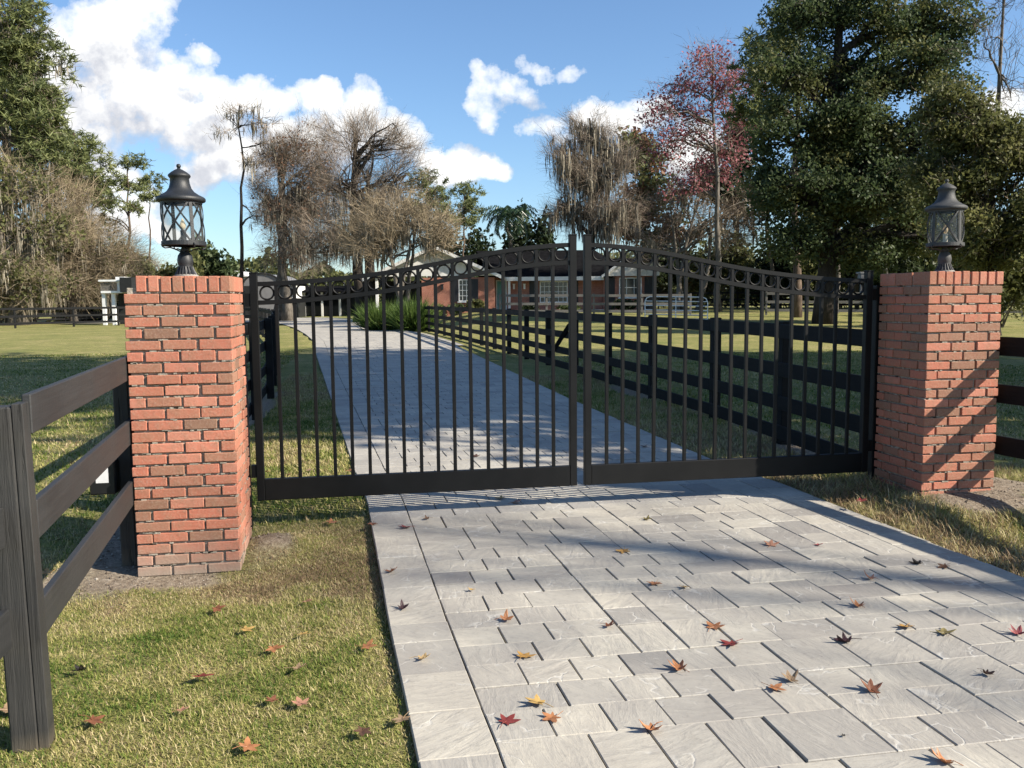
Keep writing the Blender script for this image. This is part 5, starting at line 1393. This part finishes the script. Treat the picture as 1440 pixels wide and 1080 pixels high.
d = t.n('ShaderNodeTexCoord').outputs['Generated']
dr = t.vmath('DOT_PRODUCT', d, tuple(R_AX)).outputs['Value']; df = t.vmath('DOT_PRODUCT', d, tuple(F_AX)).outputs['Value']
sp = t.n('ShaderNodeSeparateXYZ'); t.l(d, sp.inputs[0])
dfc = t.math('MAXIMUM', df, .05)
U = t.math('DIVIDE', dr, dfc); Vv = t.math('DIVIDE', sp.outputs['Z'], dfc)
cx = t.n('ShaderNodeCombineXYZ'); t.l(U, cx.inputs[0]); t.l(Vv, cx.inputs[1])
P0 = cx.outputs[0]
nz = t.n('ShaderNodeTexNoise'); nz.inputs['Scale'].default_value = 9; nz.inputs['Detail'].default_value = 7; nz.inputs['Roughness'].default_value = .58; t.l(P0, nz.inputs['Vector'])
wob = t.vmath('SCALE', t.vmath('SUBTRACT', nz.outputs['Color'], (.5, .5, .5)).outputs[0], scale=.09).outputs[0]
CL = [(130, 60, 100, 62), (195, 120, 110, 62), (110, 165, 110, 55), (235, 150, 95, 50), (335, 135, 95, 40), (300, 185, 95, 32), (395, 135, 50, 28), (60, 110, 80, 80), (180, 20, 65, 40),
      (512, 150, 48, 45), (555, 195, 45, 42), (452, 138, 30, 26), (480, 195, 70, 55), (425, 200, 60, 50), (350, 225, 60, 42), (290, 235, 45, 36), (590, 230, 30, 26),
      (652, 236, 62, 34), (690, 244, 36, 22), (618, 246, 40, 22), (775, 98, 48, 17), (705, 138, 44, 26), (668, 135, 22, 24), (690, 160, 30, 18), (280, 68, 34, 13), (660, 112, 14, 16),
      (770, 178, 40, 17), (850, 165, 62, 30), (905, 155, 50, 28), (980, 215, 60, 60), (190, 300, 70, 45), (135, 255, 60, 50), (1400, 150, 60, 34), (240, 330, 40, 22)]
BR = {0: .86, 8: .80, 20: .80, 21: .86, 22: .9, 24: .82, 4: .84, 6: .84}
def field(P):
    acc = None
    for i_, (px, py, rx, ry) in enumerate(CL):
        v = ray(px, py); u0, v0 = (v@R_AX)/(v@F_AX), v[2]/(v@F_AX)
        q = t.vmath('SUBTRACT', P, (u0, v0, 0)).outputs[0]
        q = t.vmath('MULTIPLY', q, (F_PX/rx, F_PX/ry, 0)).outputs[0]
        e = t.math('SUBTRACT', 1.0, t.vmath('DOT_PRODUCT', q, q).outputs['Value'])
        wt = .5 if i_ in (20, 21, 22, 23, 24, 25, 26, 28) else 1.0
        if wt < 1: e = t.math('MULTIPLY', e, wt)
        acc = e if acc is None else t.math('SMOOTH_MAX', acc, e, .35)
    return acc
Pw = t.vmath('ADD', P0, wob).outputs[0]
n1 = t.noise(P0, 26, 8, .6); nb = t.math('MULTIPLY', t.math('SUBTRACT', n1, .5), 2.3)
f0 = t.math('ADD', field(Pw), nb)
alpha = t.ramp(f0, [(-.08, 0.0), (.2, .38), (.7, 1.0)])
P1 = t.vmath('ADD', Pw, (.024, .042, 0)).outputs[0]
n2 = t.noise(t.vmath('ADD', P0, (.010, .016, 0)).outputs[0], 26, 8, .6)
f1 = t.math('ADD', field(P1), t.math('MULTIPLY', t.math('SUBTRACT', n2, .5), 2.3))
lit = t.math('SUBTRACT', t.math('MINIMUM', f0, 1.2), t.math('MINIMUM', f1, 1.2))
lit = t.math('ADD', t.math('MULTIPLY', lit, .55), .56)
cc = t.ramp(lit, [(.15, (.27, .285, .32)), (.42, (.36, .37, .40)), (.62, (.47, .475, .485)), (.82, (.585, .585, .58))])
front = t.ramp(df, [(.06, 0.0), (.2, 1.0)])
alpha = t.math('MULTIPLY', t.math('MULTIPLY', alpha, front), t.ramp(sp.outputs['Z'], [(.0, 0.0), (.03, 1.0)]))
bc = t.n('ShaderNodeBackground'); t.l(cc, bc.inputs['Color']); bc.inputs['Strength'].default_value = 1.0
mx = t.n('ShaderNodeMixShader'); t.l(alpha, mx.inputs[0]); t.l(bg.outputs[0], mx.inputs[1]); t.l(bc.outputs[0], mx.inputs[2]); t.l(mx.outputs[0], out.inputs['Surface'])

cam = bpy.data.cameras.new('camera'); cam.sensor_width = 36; cam.lens = 36*F_PX/1440; cam.clip_end = 4000; cam.clip_start = .05
co = bpy.data.objects.new('camera', cam); COL.objects.link(co); sc.camera = co
c_, s_ = math.cos(PITCH), math.sin(PITCH)
u0 = F_AX*s_+np.array([0, 0, c_]); f0_ = F_AX*c_-np.array([0, 0, s_]); r0 = R_AX
cr, sr = math.cos(ROLL), math.sin(ROLL)
rr_ = r0*cr-u0*sr; uu_ = r0*sr+u0*cr
m4 = Matrix(((rr_[0], uu_[0], -f0_[0], CAM[0]), (rr_[1], uu_[1], -f0_[1], CAM[1]), (rr_[2], uu_[2], -f0_[2], CAM[2]), (0, 0, 0, 1)))
co.matrix_world = m4
sc.view_settings.view_transform = 'Standard'; sc.view_settings.look = 'None'; sc.view_settings.exposure = 1.06; sc.view_settings.gamma = 1
sc.render.engine = 'CYCLES'; sc.cycles.max_bounces = 6; sc.cycles.transparent_max_bounces = 12; sc.cycles.diffuse_bounces = 3; sc.cycles.use_denoising = True
clean()
